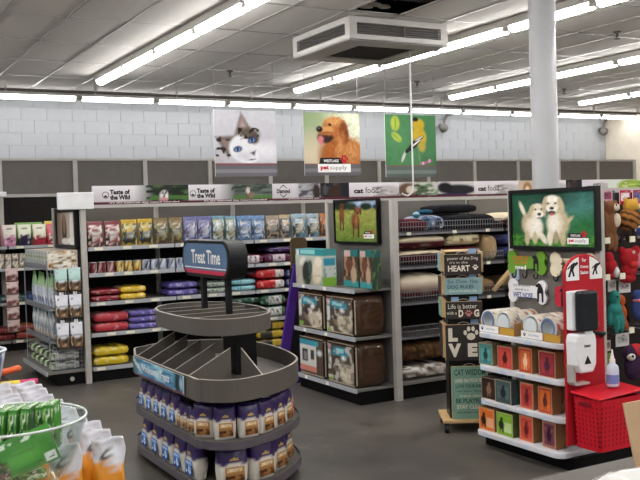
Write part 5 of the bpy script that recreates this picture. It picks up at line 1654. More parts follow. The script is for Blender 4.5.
SIGNG = 'wooden word signs hung on the rack'
Rm = Matrix.Rotation(rk.rotation_euler.z, 3, 'Z')
def hung_sign(label, dx, z0, z1, wd, colr, th=.035, out=.155, face='front', group=SIGNG, edge=WOOD):
    ang = {'front': 0, 'left': -math.pi / 2, 'right': math.pi / 2}[face]
    R2 = Matrix.Rotation(rk.rotation_euler.z + ang, 3, 'Z')
    p = Vector((RX, RY, 0)) + R2 @ Vector((dx, -out, z0))
    t = thing('wooden_sign', label, 'sign', p, rk.rotation_euler.z + ang, group)
    part('block', MB().box(-wd / 2, wd / 2, 0, th, 0, z1 - z0), edge, t, world=False)
    part('painted_face', MB().box(-wd / 2 + .0005, wd / 2 - .0005, -.002, 0, .0005, z1 - z0 - .0005), colr, t, world=False)
    part('wire_hanger', MB().tube([(-.05, th * .5, z1 - z0 - .003), (-.03, th * .5, z1 - z0 + .013), (0, th * .6, z1 - z0 + .019), (.03, th * .5, z1 - z0 + .013), (.05, th * .5, z1 - z0 - .003)], .003, n=6), WIRE, t, world=False)
    return t
def words(t, rows, m, name='lettering'):
    mb = MB()
    for s_, x_, z_, w_, h_, b_ in rows:
        lettering(mb, s_, (x_, -.003, z_), X, Z, w_, h_, b_)
    return part(name, mb, m, t, world=False)
def paw(mb, x_, z_, r_, y_=-.003):
    def disc(a, b, ra, rb):
        mb.prism([(x_ + a + ra * math.cos(2 * math.pi * i / 14), z_ + b + rb * math.sin(2 * math.pi * i / 14)) for i in range(14)], (0, y_, 0), X, Z, -Y, .0006)
    disc(0, -r_ * .35, r_ * .55, r_ * .45)
    for a, b in ((-.72, .15), (-.28, .62), (.28, .62), (.72, .15)):
        disc(a * r_, b * r_, r_ * .22, r_ * .32)
    return mb
BRD = mat('brown_black_paint', '#35302f', 0.7)
AQUA = mat('weathered_aqua_paint', '#86a7ab', 0.75, vary=.1, scale=25)
SAGE = mat('weathered_sage_paint', '#7ba08d', 0.75, vary=.08, scale=18)
t = hung_sign('dark wooden sign reading HEART with a paw, highest on the rack', .0, 1.168, 1.318, .272, BRD)
words(t, [('power of the Dog', 0, .117, .225, .030, .0), ("it's in the", -.03, .09, .13, .016, .0), ('HEART', -.028, .046, .16, .044, .03)], CREAMINK)
part('paw_mark', paw(MB(), .092, .05, .022), CREAMINK, t, world=False)['kind'] = 'stuff'
t = hung_sign('weathered aqua wooden sign with dark script under the HEART sign', .0, 1.022, 1.142, .275, AQUA)
words(t, [('Eat. Chew. Nap.', .0, .092, .225, .035, .0), ('DOG RULES', -.02, .056, .19, .026, .02)], GREENINK)
words(t, [('love a lot every day', .0, .024, .2, .022, .01)], CREAMINK)
t = hung_sign('dark wooden sign reading Life is better with a DOG', .0, .842, .968, .27, BRD)
words(t, [('Life is better', -.01, .092, .21, .034, .0), ('with a', -.09, .045, .075, .026, .0), ('D', -.022, .04, .036, .055, .05), ('G', .092, .04, .040, .055, .05)], CREAMINK)
part('paw_mark', paw(MB(), .034, .038, .028), PINKINK, t, world=False)['kind'] = 'stuff'
t = hung_sign('square dark wooden sign reading LOVE with a paw for the O', -.003, .535, .798, .275, BRD)
words(t, [('L', -.082, .19, .07, .10, .07), ('V', -.072, .075, .095, .10, .07), ('E', .06, .075, .072, .10, .07)], CREAMINK)
part('paw_mark', paw(MB(), .05, .195, .058), CREAMINK, t, world=False)['kind'] = 'stuff'
t = hung_sign('tall sage green wooden sign of cat wisdom lines, lowest on the rack', .03, .100, .488, .268, SAGE)
words(t, [('CAT WISDOM', 0, .345, .23, .045, .015), ('LOVE YOUR NAPS', 0, .243, .21, .026, .02), ('the little things', 0, .205, .2, .020, .0), ('BE PLAYFUL', -.0, .135, .21, .032, .02), ('and always curious', 0, .048, .2, .022, .0)], GREENINK)
words(t, [('LAND ON YOUR FEET', 0, .285, .22, .028, .02), ('stretch often', -.0, .172, .16, .022, .0), ('STAY CLEAN', 0, .09, .2, .030, .02)], CREAMINK)
# signs seen edge-on on the rack's other faces
for k, (z0, z1, m_) in enumerate(((1.19, 1.33, AQUA), (1.02, 1.155, BRD), (.85, .985, SAGE), (.55, .80, BRD))):
    hung_sign('wooden sign edge on the left rack face, %s from the top' % ORD[k], .0, z0, z1, .20, m_, face='left', out=.155, th=.032, group='signs on the left rack face')
for k, (z0, z1, m_) in enumerate(((1.18, 1.33, SAGE), (1.03, 1.15, BRD))):
    hung_sign('wooden sign on the right face of the rack beside the %s sign' % ['HEART', 'aqua'][k], .0, z0, z1, .22, m_, face='right', out=.155, th=.035, group='signs on the right rack face')
mb = MB().prism([(-.07, -.02), (.06, .13), (.07, .12), (-.06, -.03)], (0, 0, 0), X, Z, Y, .10)
single('leaning_sign', mb, WOOD, 'raw pine sign back leaning outwards at the right of the rack', 'sign', None, (4.46, 5.22, 1.05), -.5)
# blue product tags clipped to the rack
for k, (dx, z) in enumerate(((.075, 1.338), (.075, 1.158), (-.06, .985), (.075, .985), (.08, .815))):
    R2 = Matrix.Rotation(rk.rotation_euler.z, 3, 'Z')
    p = Vector((RX, RY, 0)) + R2 @ Vector((dx, -.125, z))
    single('hook_tag', MB().box(-.028, .028, -.003, .003, -.017, .017).cyl((0, .0, 0), (0, .012, 0), .004, n=6), mat('pale_blue_tag', '#86a8cf', 0.5), 'pale blue price tag on the rack, %s from the top' % ORD[k], 'tag', 'blue price tags on the sign rack', p, rk.rotation_euler.z)

# ------------------------------------------------------------------ goods on the near endcap
# bone plaques with leash hooks on the panel
def bone(w_, h_):
    r = h_ * .29
    pts = []
    cx_, cz_ = w_ / 2 - r, h_ / 2 - r
    def arc(x_, z_, a0, a1, n=10):
        for i in range(n + 1):
            t_ = math.radians(a0 + (a1 - a0) * i / n)
            pts.append((x_ + r * math.cos(t_), z_ + r * math.sin(t_)))
    arc(cx_, cz_, -50, 172)
    arc(-cx_, cz_, 8, 230)
    arc(-cx_, -cz_, 130, 352)
    arc(cx_, -cz_, 188, 410)
    return pts
def plaque(label, yc, zc, w_, h_, colr, hooks):
    t = thing('bone_plaque', label, 'plaque', (4.2838, yc * .983, zc), FACE_W, 'bone shaped plaques under the framed puppies')
    part('board', MB().prism(bone(w_, h_), (0, -.001, 0), X, Z, -Y, .016), colr, t, world=False)
    for hxk in hooks:
        part('leash_hook', MB().tube([(hxk, -.012, -h_ * .3), (hxk, -.014, -h_ * .3 - .042)] + [(hxk - .018 + .018 * math.cos(math.pi * i / 6), -.018, -h_ * .3 - .042 - .018 * math.sin(math.pi * i / 6)) for i in range(7)] + [(hxk - .036, -.018, -h_ * .3 - .03)], .005, n=6), SATIN, t, world=False, smooth=True)
    return t
def dog_mark(t, x_, z_, s_, m, name='dog_mark'):
    mb = MB()
    mb.prism([(x_ + a * s_, z_ + b * s_) for a, b in [(-.2, -.5), (-.08, -.5), (-.05, -.05), (.12, -.05), (.14, -.5), (.26, -.5), (.26, .1), (.2, .25), (.1, .42), (-.06, .5), (-.3, .36), (-.3, .28), (-.14, .26), (-.2, .05)]], (0, -.0185, 0), X, Z, -Y, .001)
    return part(name, mb, m, t, world=False)
def w2(t, rows, m, y_=-.0188):
    mb = MB()
    for s_, x_, z_, ww, hh, b_ in rows:
        lettering(mb, s_, (x_, y_, z_), X, Z, ww, hh, b_)
    part('lettering', mb, m, t, world=False)
GRN = mat('lime_paint', '#6b9a34', 0.5)
IVORY = mat('ivory_paint', '#e2d8bc', 0.5)
WHT = mat('white_paint', '#e4e3e6', 0.5)
t = plaque('lime green bone plaque with a black dog and orange letters', 4.83, 1.265, .385, .165, GRN, (-.11, .0, .11))
w2(t, [('LOVE IS', -.055, .03, .15, .03, .02), ('ALL YOU', -.055, .0, .14, .018, .02)], ORANGEINK)
w2(t, [('need', -.055, -.033, .11, .03, .03)], WINK)
dog_mark(t, .095, .0, .11, INK)
t = plaque('ivory bone plaque with a brown dog, partly behind the red station', 4.39, 1.262, .40, .165, IVORY, (-.13, .02))
w2(t, [('Best friend', .0, .025, .17, .03, .0)], mat('brown_ink', '#5d4030', 0.6))
dog_mark(t, -.07, -.025, .09, mat('brown_ink', '#5d4030', 0.6))
t = plaque('white bone plaque reading WET NOSE with a black sitting dog', 4.83, 1.065, .385, .165, WHT, ())
w2(t, [('my favourite', -.05, .038, .17, .022, .0), ('sound is a', -.05, .012, .14, .016, .0)], INK)
w2(t, [('WET NOSE', -.04, -.028, .2, .038, .02)], BLUEINK)
dog_mark(t, .13, .0, .13, INK)
t = plaque('small red bone plaque with a black dog beside the red station', 4.47, 1.05, .17, .14, mat('raspberry_paint', '#bf2b3d', 0.5), ())
dog_mark(t, .0, .0, .12, INK)
single('leash_clip', MB().box(-.02, .02, -.015, .0, -.05, .03).cyl((0, -.007, .03), (0, -.007, .06), .008, n=8), mat('pale_blue_clip', '#b4c4dc', 0.4), 'pale blue clip hanging left of the lime bone plaque', 'clip', None, (4.288, 4.86, 1.19), FACE_W)

# two cardboard trays of speckled mugs lying on their sides
def mug(label, y, x, z):
    t = thing('speckled_mug', label, 'mug', (x, y, z), 0, 'speckled mugs in cardboard trays')
    rnd = random.Random(int(y * 1000) + int(x * 100))
    R_ = Matrix.Rotation(-math.pi / 2, 3, 'Y')     # mouth towards -X
    prof = [(0.0, -.085), (.058, -.085), (.072, -.078), (.076, -.06), (.076, -.04), (.076, -.02), (.076, 0.0), (.074, .004), (.066, .002), (.060, -.01), (.054, -.06), (0.0, -.062)]
    def cf(i, k):
        if i >= 8: return hx('#cfd8de')
        if i == 7: return hx('#ece8de')
        r = rnd.random()
        return hx('#b0323a') if r < .10 else hx('#39456b') if r < .14 else hx('#d8c7a0') if r < .22 else hx('#dcd6c6')
    part('cup', MB().lathe(prof, n=26, col=cf, R=R_), FOIL, t, world=False, smooth=True)
    return t
for tr_, (ya, yb) in enumerate(((4.925, 4.565), (4.50, 4.14))):
    cy_ = (ya + yb) / 2
    w_ = ya - yb
    t = thing('display_tray', 'cardboard display tray of mugs, %s on the top white shelf' % ['farther one', 'nearer one by the red station'][tr_], 'tray', (3.985, cy_, E3Z[0][0] + .0005), FACE_W, 'mug trays on the top white shelf')
    mb = MB().box(-w_ / 2, w_ / 2, 0, .295, 0, .004).box(-w_ / 2, w_ / 2, 0, .004, 0, .052).box(-w_ / 2, w_ / 2, .291, .295, 0, .09)
    mb.box(-w_ / 2, -w_ / 2 + .004, 0.004, .291, 0, .085).box(w_ / 2 - .004, w_ / 2, 0.004, .291, 0, .085)
    part('tray', mb, CARD, t, world=False)
    part('white_label', MB().box(-w_ / 2 + .002, .02, -.0015, 0, .003, .05), WINK, t, world=False)
    part('yellow_label', MB().box(.04, w_ / 2 - .004, -.0015, 0, .003, .048), mat('mustard_card', '#c79a3e', 0.6), t, world=False)
    mb = MB()
    lettering(mb, 'DOG MUG', (-.06, -.002, .026), X, Z, .09, .012, .0)
    part('lettering', mb, BLUEINK, t, world=False)
    part('paw_mark', paw(MB(), -.145, .026, .014, -.002), INK, t, world=False)['kind'] = 'stuff'
    for c_ in range(2):
        for r_ in range(3 if c_ < 2 else 1):
            y = cy_ + (.094, -.062, -.112)[c_]
            x = 3.997 + r_ * .0905 + (.0 if c_ < 2 else .12)
            if x > 4.19: continue
            m = mug('speckled cream mug, %s tray, %s file, %s from the front' % (['farther', 'nearer'][tr_], ['left', 'middle', 'right'][c_], ORD[r_]), y, x, E3Z[0][0] + .0045 + .077)
            if r_ == 0 and c_ < 2:
                n = 24
                rr = [(.044, .057)] if (c_ == 0) == (tr_ == 0) else []
                if rr:
                    mb = MB()
                    vs = [(-.0045, .066 * math.cos(2 * math.pi * i / n), .066 * math.sin(2 * math.pi * i / n)) for i in range(n)] + [(-.0045, .048 * math.cos(2 * math.pi * i / n), .048 * math.sin(2 * math.pi * i / n)) for i in range(n)]
                    part('printed_ring', mb.add(vs, [(i, (i + 1) % n, n + (i + 1) % n, n + i) for i in range(n)]), mat('slate_print', '#6a7aa0', 0.5), m, world=False)
                else:
                    part('base_disc', MB().cyl((-.0045, 0, 0), (-.002, 0, 0), .056, n=24), mat('porcelain', '#d9dfe0', 0.3), m, world=False)

def gift(label, y, z, w_, h_, base, sil, border, xf=3.985, d=.085, side='#8d6544', extra=None, tilt=0.0):
    t = thing('gift_box', label, 'box', (xf, y, z + .0005), FACE_W + tilt, 'boxed gifts on the white shelves')
    part('carton', MB().box(-w_ / 2, w_ / 2, 0, d, 0, h_, hx(side)), PRINT, t, world=False, bevel=.002)
    def f(a):
        a.fill('#c9a888').rect(.05, .95, .04, .96, border)
        a.rect(.12, .88, .10, .90, base)
        a.blotch([border], 7, int(y * 100), .07, .93, .06, .94, th=.66, a=.5)
        if extra == 'bands': a.rect(.07, .93, .72, .9, border).rect(.07, .93, .06, .2, border)
        if extra == 'half': a.rect(.45, .93, .15, .6, '#cfe0a0' if base != '#d9702f' else '#f0b68a', .8)
        s_, cu_, cv_ = .3, (.3 if extra == 'half' else .5), .45
        a.ell(cu_, cv_, .17, .2, sil).ell(cu_ + .02, cv_ + .25, .09, .09, sil).rect(cu_ - .13, cu_ - .05, .12, cv_, sil).rect(cu_ + .06, cu_ + .13, .12, cv_, sil)
    part('front_print', MB().picture((-w_ / 2 + .001, -.0012, .001), X, Z, w_ - .002, h_ - .002, art(f), 20, 22), PAPER, t, world=False)
z = E3Z[1][0]
gift('teal box with a dark dog on the first gift shelf, by the rack', 4.865, z, .145, .15, '#5fa3a0', '#22403f', '#4e8a86', d=.08, side='#86785a', extra='bands')
gift('coral box with a round black dog on the first gift shelf', 4.665, z, .15, .15, '#cf5044', '#4a1a1a', '#c2483f')
gift('orange framed box with a pale dog on the first gift shelf', 4.465, z, .125, .165, '#d8703c', '#f0c9a2', '#b9432f')
gift('maroon box with a plum dog on the first gift shelf, by the station', 4.265, z, .15, .165, '#a53c3e', '#4f2a44', '#8d2f34')
z = E3Z[2][0]
gift('dark brown box with gilt letters on the second gift shelf', 4.84, z, .155, .15, '#3a2a24', '#8d6a4c', '#2b211f', d=.075, side='#3a2d26', xf=3.985)
gift('slate box with a small black dog on the second gift shelf', 4.675, z, .165, .16, '#54696a', '#20282a', '#47595a', d=.075, side='#3f4b4a', xf=3.97, extra='bands')
gift('crimson box with a maroon dog on the second gift shelf', 4.46, z, .125, .17, '#b9403a', '#5f1f24', '#c95a4a')
gift('orange box with a dark dog on the second gift shelf, near edge', 4.29, z, .125, .17, '#d9702f', '#5d2a2a', '#b94a34')
gift('plain brown box standing behind the orange one on the second gift shelf', 4.19, z, .10, .16, '#8a4a3c', '#5f2a2a', '#7d5a40', xf=4.09)
z = E3Z[3][0]
gift('orange box with a black dog on the lowest gift shelf, by the rack', 4.84, z, .165, .155, '#d9702f', '#2a1a16', '#e07a3a', xf=3.96, d=.09, extra='half')
gift('lime box with a black dog on the lowest gift shelf', 4.655, z, .165, .155, '#8ab83c', '#1f2a18', '#7fae38', xf=3.96, d=.075, side='#4a5a34', extra='half')
gift('red orange box with a maroon dog on the lowest gift shelf', 4.46, z, .13, .17, '#c94d3c', '#6b2028', '#d96a4c', xf=3.975)
gift('plum box with a dark dog on the lowest gift shelf, near edge', 4.25, z, .12, .175, '#6d3a4c', '#2f1a2a', '#a06a5a', xf=3.975)
gift('dull red box set back between two others on the lowest gift shelf', 4.38, z, .12, .16, '#8d3a34', '#5a1f22', '#7d3230', xf=4.10)
gift('dull brown box set back on the second gift shelf between slate and crimson', 4.57, E3Z[2][0], .10, .15, '#6d4a3c', '#3a2a24', '#5d4034', xf=4.12)

# ------------------------------------------------------------------ plush toys and cards on the peg wall
def peg(y, x, z, group='peg hooks on the plush wall', k=0):
    t = thing('peg_hook', 'wire peg hook with a pale price tip, %s on the plush wall' % ORD[k], 'hook', (x, 4.558, z), 0, group)
    part('wire', MB().tube([(0, 0, 0), (0, -.452, .0), (0, -.457, .012)], .004, n=6), WIRE, t, world=False)
    part('price_tip', MB().box(-.022, .022, -.466, -.458, -.018, .02), TAG, t, world=False)
k = 0
for z, xs in PEGS:
    for x in xs:
        peg(0, x, z + .0, k=k)
        k += 1
def plush(name, label, loc, blobs, group='plush toys on the peg wall', s=1.0, rz=0.0):
    """blobs: (part, material colour or fn, [(centre, radii)])"""
    t = thing(name, label, 'plush toy', loc, rz, group)
    for nm, colr, bl in blobs:
        mb = MB()
        for b in bl:
            c, r = b[0], b[1]
            R_ = Matrix.Rotation(math.radians(b[2]), 3, 'Y') if len(b) > 2 else None
            if callable(colr): mb.blob(Vector(c) * s, Vector(r) * s, R=R_, n=16, m=10, fn=colr)
            else: mb.blob(Vector(c) * s, Vector(r) * s, hx(colr), R=R_, n=14, m=9)
        o = part(nm, mb, PLUSH, t, world=False, smooth=True)
        if len(bl) > 1:
            rm = o.modifiers.new('fuse', 'REMESH')
            rm.mode = 'VOXEL'
            rm.voxel_size = .006
            rm.use_smooth_shade = True
    return t
def plush_col(o_, c):
    pass
YF = 4.02
def stripesfn(x, y, z):
    return hx('#3a2416') if math.sin(z * 150 + x * 60) > .45 else hx('#a06a38')
PB = {'brown': '#7a5136', 'cream': '#d9c8ae', 'red': '#a31f26', 'teal': '#2f8078', 'orange': '#b8562a', 'purple': '#3a2440'}
def pmat(nm, c):
    return mat('plush_' + nm, c, 0.95, bump=.5, bscale=150, vary=.15, scale=40)
for kk, c in PB.items(): pmat(kk, c)
pmat('dark', '#2a1f1c'); pmat('white', '#dcd8d2'); pmat('green', '#6d8a4a'); pmat('blue', '#3f4f86'); pmat('scarlet', '#c23232'); pmat('gold', '#c99a3c'); pmat('pink', '#c77a8e')
def plushm(name, label, loc, parts_, rz=0.0, group='plush toys on the peg wall'):
    f_ = 1.035
    t = thing(name, label, 'plush toy', (loc[0] * f_, loc[1] * f_, 1.65 + (loc[2] - 1.65) * f_), rz, group)
    t.scale = (f_, f_, f_)
    for nm, m_, bl in parts_:
        mb = MB()
        for b in bl:
            R_ = Matrix.Rotation(math.radians(b[2]), 3, 'Y') if len(b) > 2 else None
            mb.blob(b[0], b[1], R=R_, n=16, m=10)
        o = part(nm, mb, MATS['plush_' + m_], t, world=False, smooth=True)
        if len(bl) > 1:
            rm = o.modifiers.new('fuse', 'REMESH')
            rm.mode = 'VOXEL'
            rm.voxel_size = .006
            rm.use_smooth_shade = True
    return t
plushm('plush_monkey', 'long brown plush monkey with a cream chest, upper left of the peg wall', (4.309, YF, 1.53), [
    ('body', 'brown', [((0, 0, 0), (.05, .04, .08)), ((-.005, 0, .10), (.045, .042, .045)), ((-.02, 0, -.10), (.03, .03, .07)), ((.025, 0, -.11), (.026, .03, .07)), ((-.05, 0, .0), (.022, .025, .08))]),
    ('chest', 'cream', [((.02, -.035, .02), (.028, .02, .045)), ((.015, -.035, .10), (.026, .02, .024))]),
    ('ear', 'brown', [((-.05, 0, .125), (.018, .012, .02))]), ('ear', 'brown', [((.045, 0, .125), (.018, .012, .02))]),
    ('eyes', 'dark', [((0.0, -.052, .115), (.006, .005, .006))]), ])
t = plushm('plush_tiger', 'striped orange plush tiger with a white muzzle on the upper peg', (4.463, YF - .01, 1.56), [
    ('head', 'gold', [((.02, 0, .075), (.055, .045, .045)), ((-.025, 0, .11), (.018, .012, .02)), ((.065, 0, .11), (.018, .012, .02))]),
    ('muzzle', 'white', [((.085, -.03, .06), (.035, .03, .032))]),
    ('paws', 'dark', [((-.03, -.02, -.11), (.02, .022, .04), 15), ((.03, -.01, -.11), (.018, .02, .04), -15)]),
    ('tail', 'dark', [((-.06, 0, -.11), (.012, .012, .055), 30)]), ])
mb = MB().blob((0, 0, -.01), (.085, .055, .075), n=22, m=18, fn=stripesfn)
part('striped_body', mb, PLUSH, t, world=False, smooth=True)
plushm('plush_gnome', 'red capped plush bird with a white beak on the second peg row', (4.299, YF, 1.262), [
    ('body', 'red', [((0, 0, 0), (.05, .04, .05)), ((-.01, 0, .055), (.032, .03, .04)), ((.03, 0, -.01), (.03, .03, .03)), ((0, 0, -.06), (.035, .03, .02))]),
    ('beak', 'white', [((.015, -.035, -.035), (.018, .02, .035))]), ])
plushm('plush_lobster', 'big red plush lobster with patterned face on the second peg row', (4.452, YF - .01, 1.27), [
    ('body', 'red', [((0, 0, .04), (.075, .045, .06)), ((0, 0, -.04), (.06, .045, .045)), ((-.015, 0, -.09), (.065, .04, .03)), ((.065, 0, .085), (.026, .025, .03)), ((-.06, 0, .085), (.022, .025, .028))]),
    ('belly_patch', 'scarlet', [((0, -.04, .0), (.035, .015, .022))]),
    ('eyes', 'white', [((.0, -.04, .075), (.010, .008, .010))]), ])
plushm('plush_octopus', 'teal plush octopus with dangling arms on the third peg row', (4.320, YF - .01, .99), [
    ('body', 'teal', [((0, 0, .075), (.038, .036, .05)), ((0, 0, .0), (.052, .042, .05)), ((-.04, 0, -.03), (.02, .02, .07), 8), ((-.012, -.02, -.08), (.022, .02, .07)), ((.025, -.02, -.08), (.022, .02, .07), -8), ((.055, 0, -.05), (.02, .02, .075), -18)]),
    ('eyes', 'dark', [((-.01, -.034, .085), (.006, .006, .008))]), ])
plushm('plush_fox', 'orange plush fox half behind the teal octopus', (4.432, YF + .06, .975), [
    ('body', 'orange', [((0, 0, .06), (.045, .04, .045)), ((.02, 0, -.02), (.038, .035, .06), -10), ((.05, 0, -.09), (.022, .02, .05), -20)]),
    ('tail', 'dark', [((.075, 0, -.03), (.014, .014, .07), -15)]), ])
plushm('plush_doll', 'blue and pink plush doll at the right edge on the third peg row', (4.559, YF + .02, 1.0), [
    ('body', 'blue', [((0, 0, -.02), (.045, .04, .075)), ((0, 0, .06), (.038, .036, .04))]),
    ('scarf', 'pink', [((0, -.01, .03), (.045, .04, .014))]), ])
plushm('plush_puffin', 'dark plush puffin with a purple and red hood on the lowest peg', (4.447, YF - .02, .68), [
    ('body', 'purple', [((.02, 0, -.06), (.075, .05, .09)), ((-.01, 0, .03), (.06, .045, .05))]),
    ('hood', 'scarlet', [((.03, -.01, .045), (.055, .045, .042))]),
    ('hood_patch', 'blue', [((.035, -.045, .05), (.026, .016, .022))]),
    ('face', 'white', [((-.035, -.03, .01), (.028, .025, .024))]),
    ('eyes', 'dark', [((-.045, -.052, .018), (.008, .006, .008))]), ])
plushm('plush_frog', 'small green plush frog low on the peg wall beside the bottle', (4.299, YF + .03, .64), [
    ('body', 'green', [((0, 0, 0), (.04, .035, .05)), ((0, 0, .05), (.032, .03, .03))]),
    ('belly', 'cream', [((.005, -.03, -.01), (.022, .014, .03))]), ])
plushm('plush_pony', 'cream and blue plush pony at the right edge of the upper peg row', (4.575, YF + .04, 1.47), [
    ('body', 'white', [((0, 0, 0), (.05, .04, .045)), ((.0, 0, .07), (.03, .03, .035))]),
    ('saddle', 'blue', [((.0, -.02, .0), (.032, .03, .03))]), ])
plushm('plush_crab', 'small red plush crab at the right edge of the second peg row', (4.590, YF + .05, 1.28), [
    ('body', 'pink', [((0, 0, 0), (.045, .035, .05)), ((.02, 0, .05), (.02, .02, .03))]), ])
def headercard(label, x, z, w_, h_, c, c2, y=4.06):
    def f(a):
        a.fill(c).rect(.12, .88, .3, .8, c2).blotch(['#2a2628'], 9, int(x * 100), .15, .85, .35, .75, th=.6)
    t = thing('header_card', label, 'card', (x * 1.035, y * 1.035, 1.65 + (z - 1.65) * 1.035), 0, 'printed cards on the peg wall')
    part('card', MB().box(-w_ / 2, w_ / 2, 0, .004, 0, h_), WHITE, t, world=False)
    part('print', MB().picture((-w_ / 2, -.001, 0), X, Z, w_, h_, art(f), 14, 14), PAPER, t, world=False)
    part('hook', MB().tube([(0, 4.545 - y * 1.035, h_ - .012), (0, -.02, h_ - .012)], .003, n=6), WIRE, t, world=False)
headercard('pink printed card at the top left of the peg wall', 4.333, 1.66, .085, .085, '#c9a0ac', '#8d4a62')
headercard('white and crimson printed card above the plush tiger', 4.487, 1.645, .10, .095, '#b92c44', '#e6dde0')
headercard('violet printed card at the top right edge of the peg wall', 4.600, 1.64, .09, .10, '#a03a5a', '#6f6aa0')
headercard('dark printed card between pink and crimson ones', 4.410, 1.655, .055, .085, '#4a4348', '#5d5558', y=4.10)
headercard('white printed card above the teal octopus', 4.354, 1.10, .07, .075, '#d3ccca', '#b5a8a6')
headercard('white printed card with a black dog above the plush fox', 4.467, 1.085, .105, .09, '#dcd8d6', '#b9b1b0')
headercard('white printed card above the plush puffin', 4.436, .745, .12, .085, '#d4d2d0', '#b4b6b4')
headercard('pale printed card beside the plush frog', 4.333, .72, .06, .07, '#c9bcae', '#8d7a6a', y=4.09)

# ------------------------------------------------------------------ treat bags on the tiered display
def tb_art(a):
    a.fill('#dcd6cb')
    a.mix(np.clip((a.v - 0.57 - 0.03 * np.cos((a.u - 0.5) * 9)) / 0.02, 0, 1), '#2b1457')
    a.rect(0, 1, 0.93, 1, '#22104a')
def tb_back(a):
    a.fill('#d3cdc2').mix(np.clip((a.v - 0.6) / 0.02, 0, 1), '#27134f').blotch(['#8d8578'], 12, 140, 0, 1, 0.1, 0.5, th=0.68, a=0.6)
def brown_panel(a):
    a.grad('#8d5f36', '#b98a52').rect(0.08, 0.92, 0.66, 0.9, '#c9a066').blotch(['#efe0c0'], 14, 141, 0.1, 0.9, 0.68, 0.88, th=0.5).blotch(['#4a2d18', '#6d4526'], 7, 142, 0.0, 1, 0, 0.4, th=0.5)
def blue_panel(a):
    a.grad('#1d3f8a', '#4f86cf').rect(0.12, 0.88, 0.7, 0.9, '#8fb9e8').blotch(['#0f2458', '#c9dff5'], 8, 143, 0.1, 0.9, 0.1, 0.65, th=0.6)
def coral_panel(a):
    a.grad('#c2452c', '#e0704a').blotch(['#f0b08a', '#8d2a20'], 7, 144, 0.05, 0.95, 0.1, 0.6, th=0.55)
CREST = [(-.5, -.28), (-.3, .02), (-.42, .22), (-.2, .1), (0, .5), (.2, .1), (.42, .22), (.3, .02), (.5, -.28)]
tbp = {}
def treat_bag(w_, h_, d_, panel, key):
    """block-foot paper bag: printed body, folded top, picture panel, gold crest"""
    t = thing('treat_bag', '', 'bag')
    b = part('bag_body', pouch(w_, h_, d_, art(tb_art), art(tb_back), crimp=.95, flat=1.0, seed=3), FOIL, t, world=False, smooth=True)
    part('top_fold', MB().box(-w_ * .47, w_ * .47, -d_ * .16, d_ * .10, h_ * .985, h_ * 1.02), mat('purple_fold', '#241049', 0.35), t, world=False, bevel=.003)
    yb = -d_ / 2 * 1.06
    part('picture_panel', MB().add([], []).picture((-w_ * .32, yb - .004, h_ * .10), X, (Z + Y * .05).normalized(), w_ * .64, h_ * .40, art(panel), 16, 16), PAPER, t, world=False)
    part('crest', MB().prism([(p[0] * w_ * .36, h_ * .69 + p[1] * h_ * .13) for p in CREST], (0, -d_ * .46, 0), X, (Z + Y * .0).normalized(), -Y, .003), GOLD, t, world=False)
    mb = MB()
    lettering(mb, 'TREATS', (0, yb - .0055, h_ * .45), X, Z, w_ * .48, h_ * .04, .02)
    part('lettering', mb, CREAMINK, t, world=False)
    tbp[key] = [t, False]
treat_bag(.130, .195, .072, brown_panel, 'small brown')
treat_bag(.130, .195, .072, coral_panel, 'small coral')
treat_bag(.135, .185, .07, blue_panel, 'small blue')
treat_bag(.09, .15, .06, brown_panel, 'slim brown')
treat_bag(.185, .222, .10, brown_panel, 'large brown')
treat_bag(.175, .222, .095, blue_panel, 'large blue')
def put_bag(key, x, y, z, ang, label, group):
    t, used = tbp[key]
    o = t if not used else copy_tree(t)
    tbp[key][1] = True
    o.location = (x, y, z)
    o.rotation_euler = (0, 0, ang)
    o['label'] = label
    o['group'] = group
GM, GL = 'treat bags on the middle shelf of the display', 'treat bags on the lower shelf of the display'
for k in range(5):
    put_bag('small blue', 1.905, 5.93 - k * .152, MIDZ + .001, FACE_W, 'blue pictured treat bag on the middle display shelf, %s from the back' % ORD[k], GM)
for k in range(3):
    put_bag('slim brown', 1.905 + .004 * k, 5.215 - k * .092, MIDZ + .001, FACE_W + .12 * k, 'slim brown pictured treat bag at the middle shelf corner, %s from the back' % ORD[k], GM)
FR = [(2.005, 4.80, -25), (2.105, 4.735, 0)]
FR = [(1.928, 4.918, -42), (2.003, 4.805, -12), (2.136, 4.77, 4), (2.262, 4.815, 24), (2.378, 4.895, 32), (2.485, 4.995, 42), (2.565, 5.115, 58), (2.62, 5.245, 70)]
for k, (x, y, a) in enumerate(FR):
    put_bag('small coral' if k == 6 else 'small brown', x, y, MIDZ + .001, math.radians(a),
            '%s pictured treat bag on the middle display shelf, %s round the front' % ('coral' if k == 6 else 'brown', ORD[k]), GM)
for k in range(5):
    put_bag('large blue', 1.91, 5.87 - k * .21, LOWZ + .001, FACE_W, 'larger blue pictured treat bag on the lower display shelf, %s from the back' % ORD[k], GL)
for k, (x, y, a) in enumerate([(2.03, 4.79, -2), (2.226, 4.812, 18), (2.375, 4.925, 33), (2.505, 5.08, 46)]):
    put_bag('large brown', x, y, LOWZ + .001, math.radians(a), 'larger brown pictured treat bag on the lower display shelf, %s round the front' % ORD[k], GL)
def crunch(a):
    a.fill('#4a2f22').blotch(['#8d6a3c', '#2a1a14', '#c9a868'], 10, 150, th=.55)
m = pouch(.16, .21, .08, art(crunch), seed=6)
single('treat_pouch', m, FOIL, 'dark brown speckled treat bag at the right end of the lower display shelf', 'bag', None, (2.60, 5.235, LOWZ + .001), math.radians(66), smooth=True)

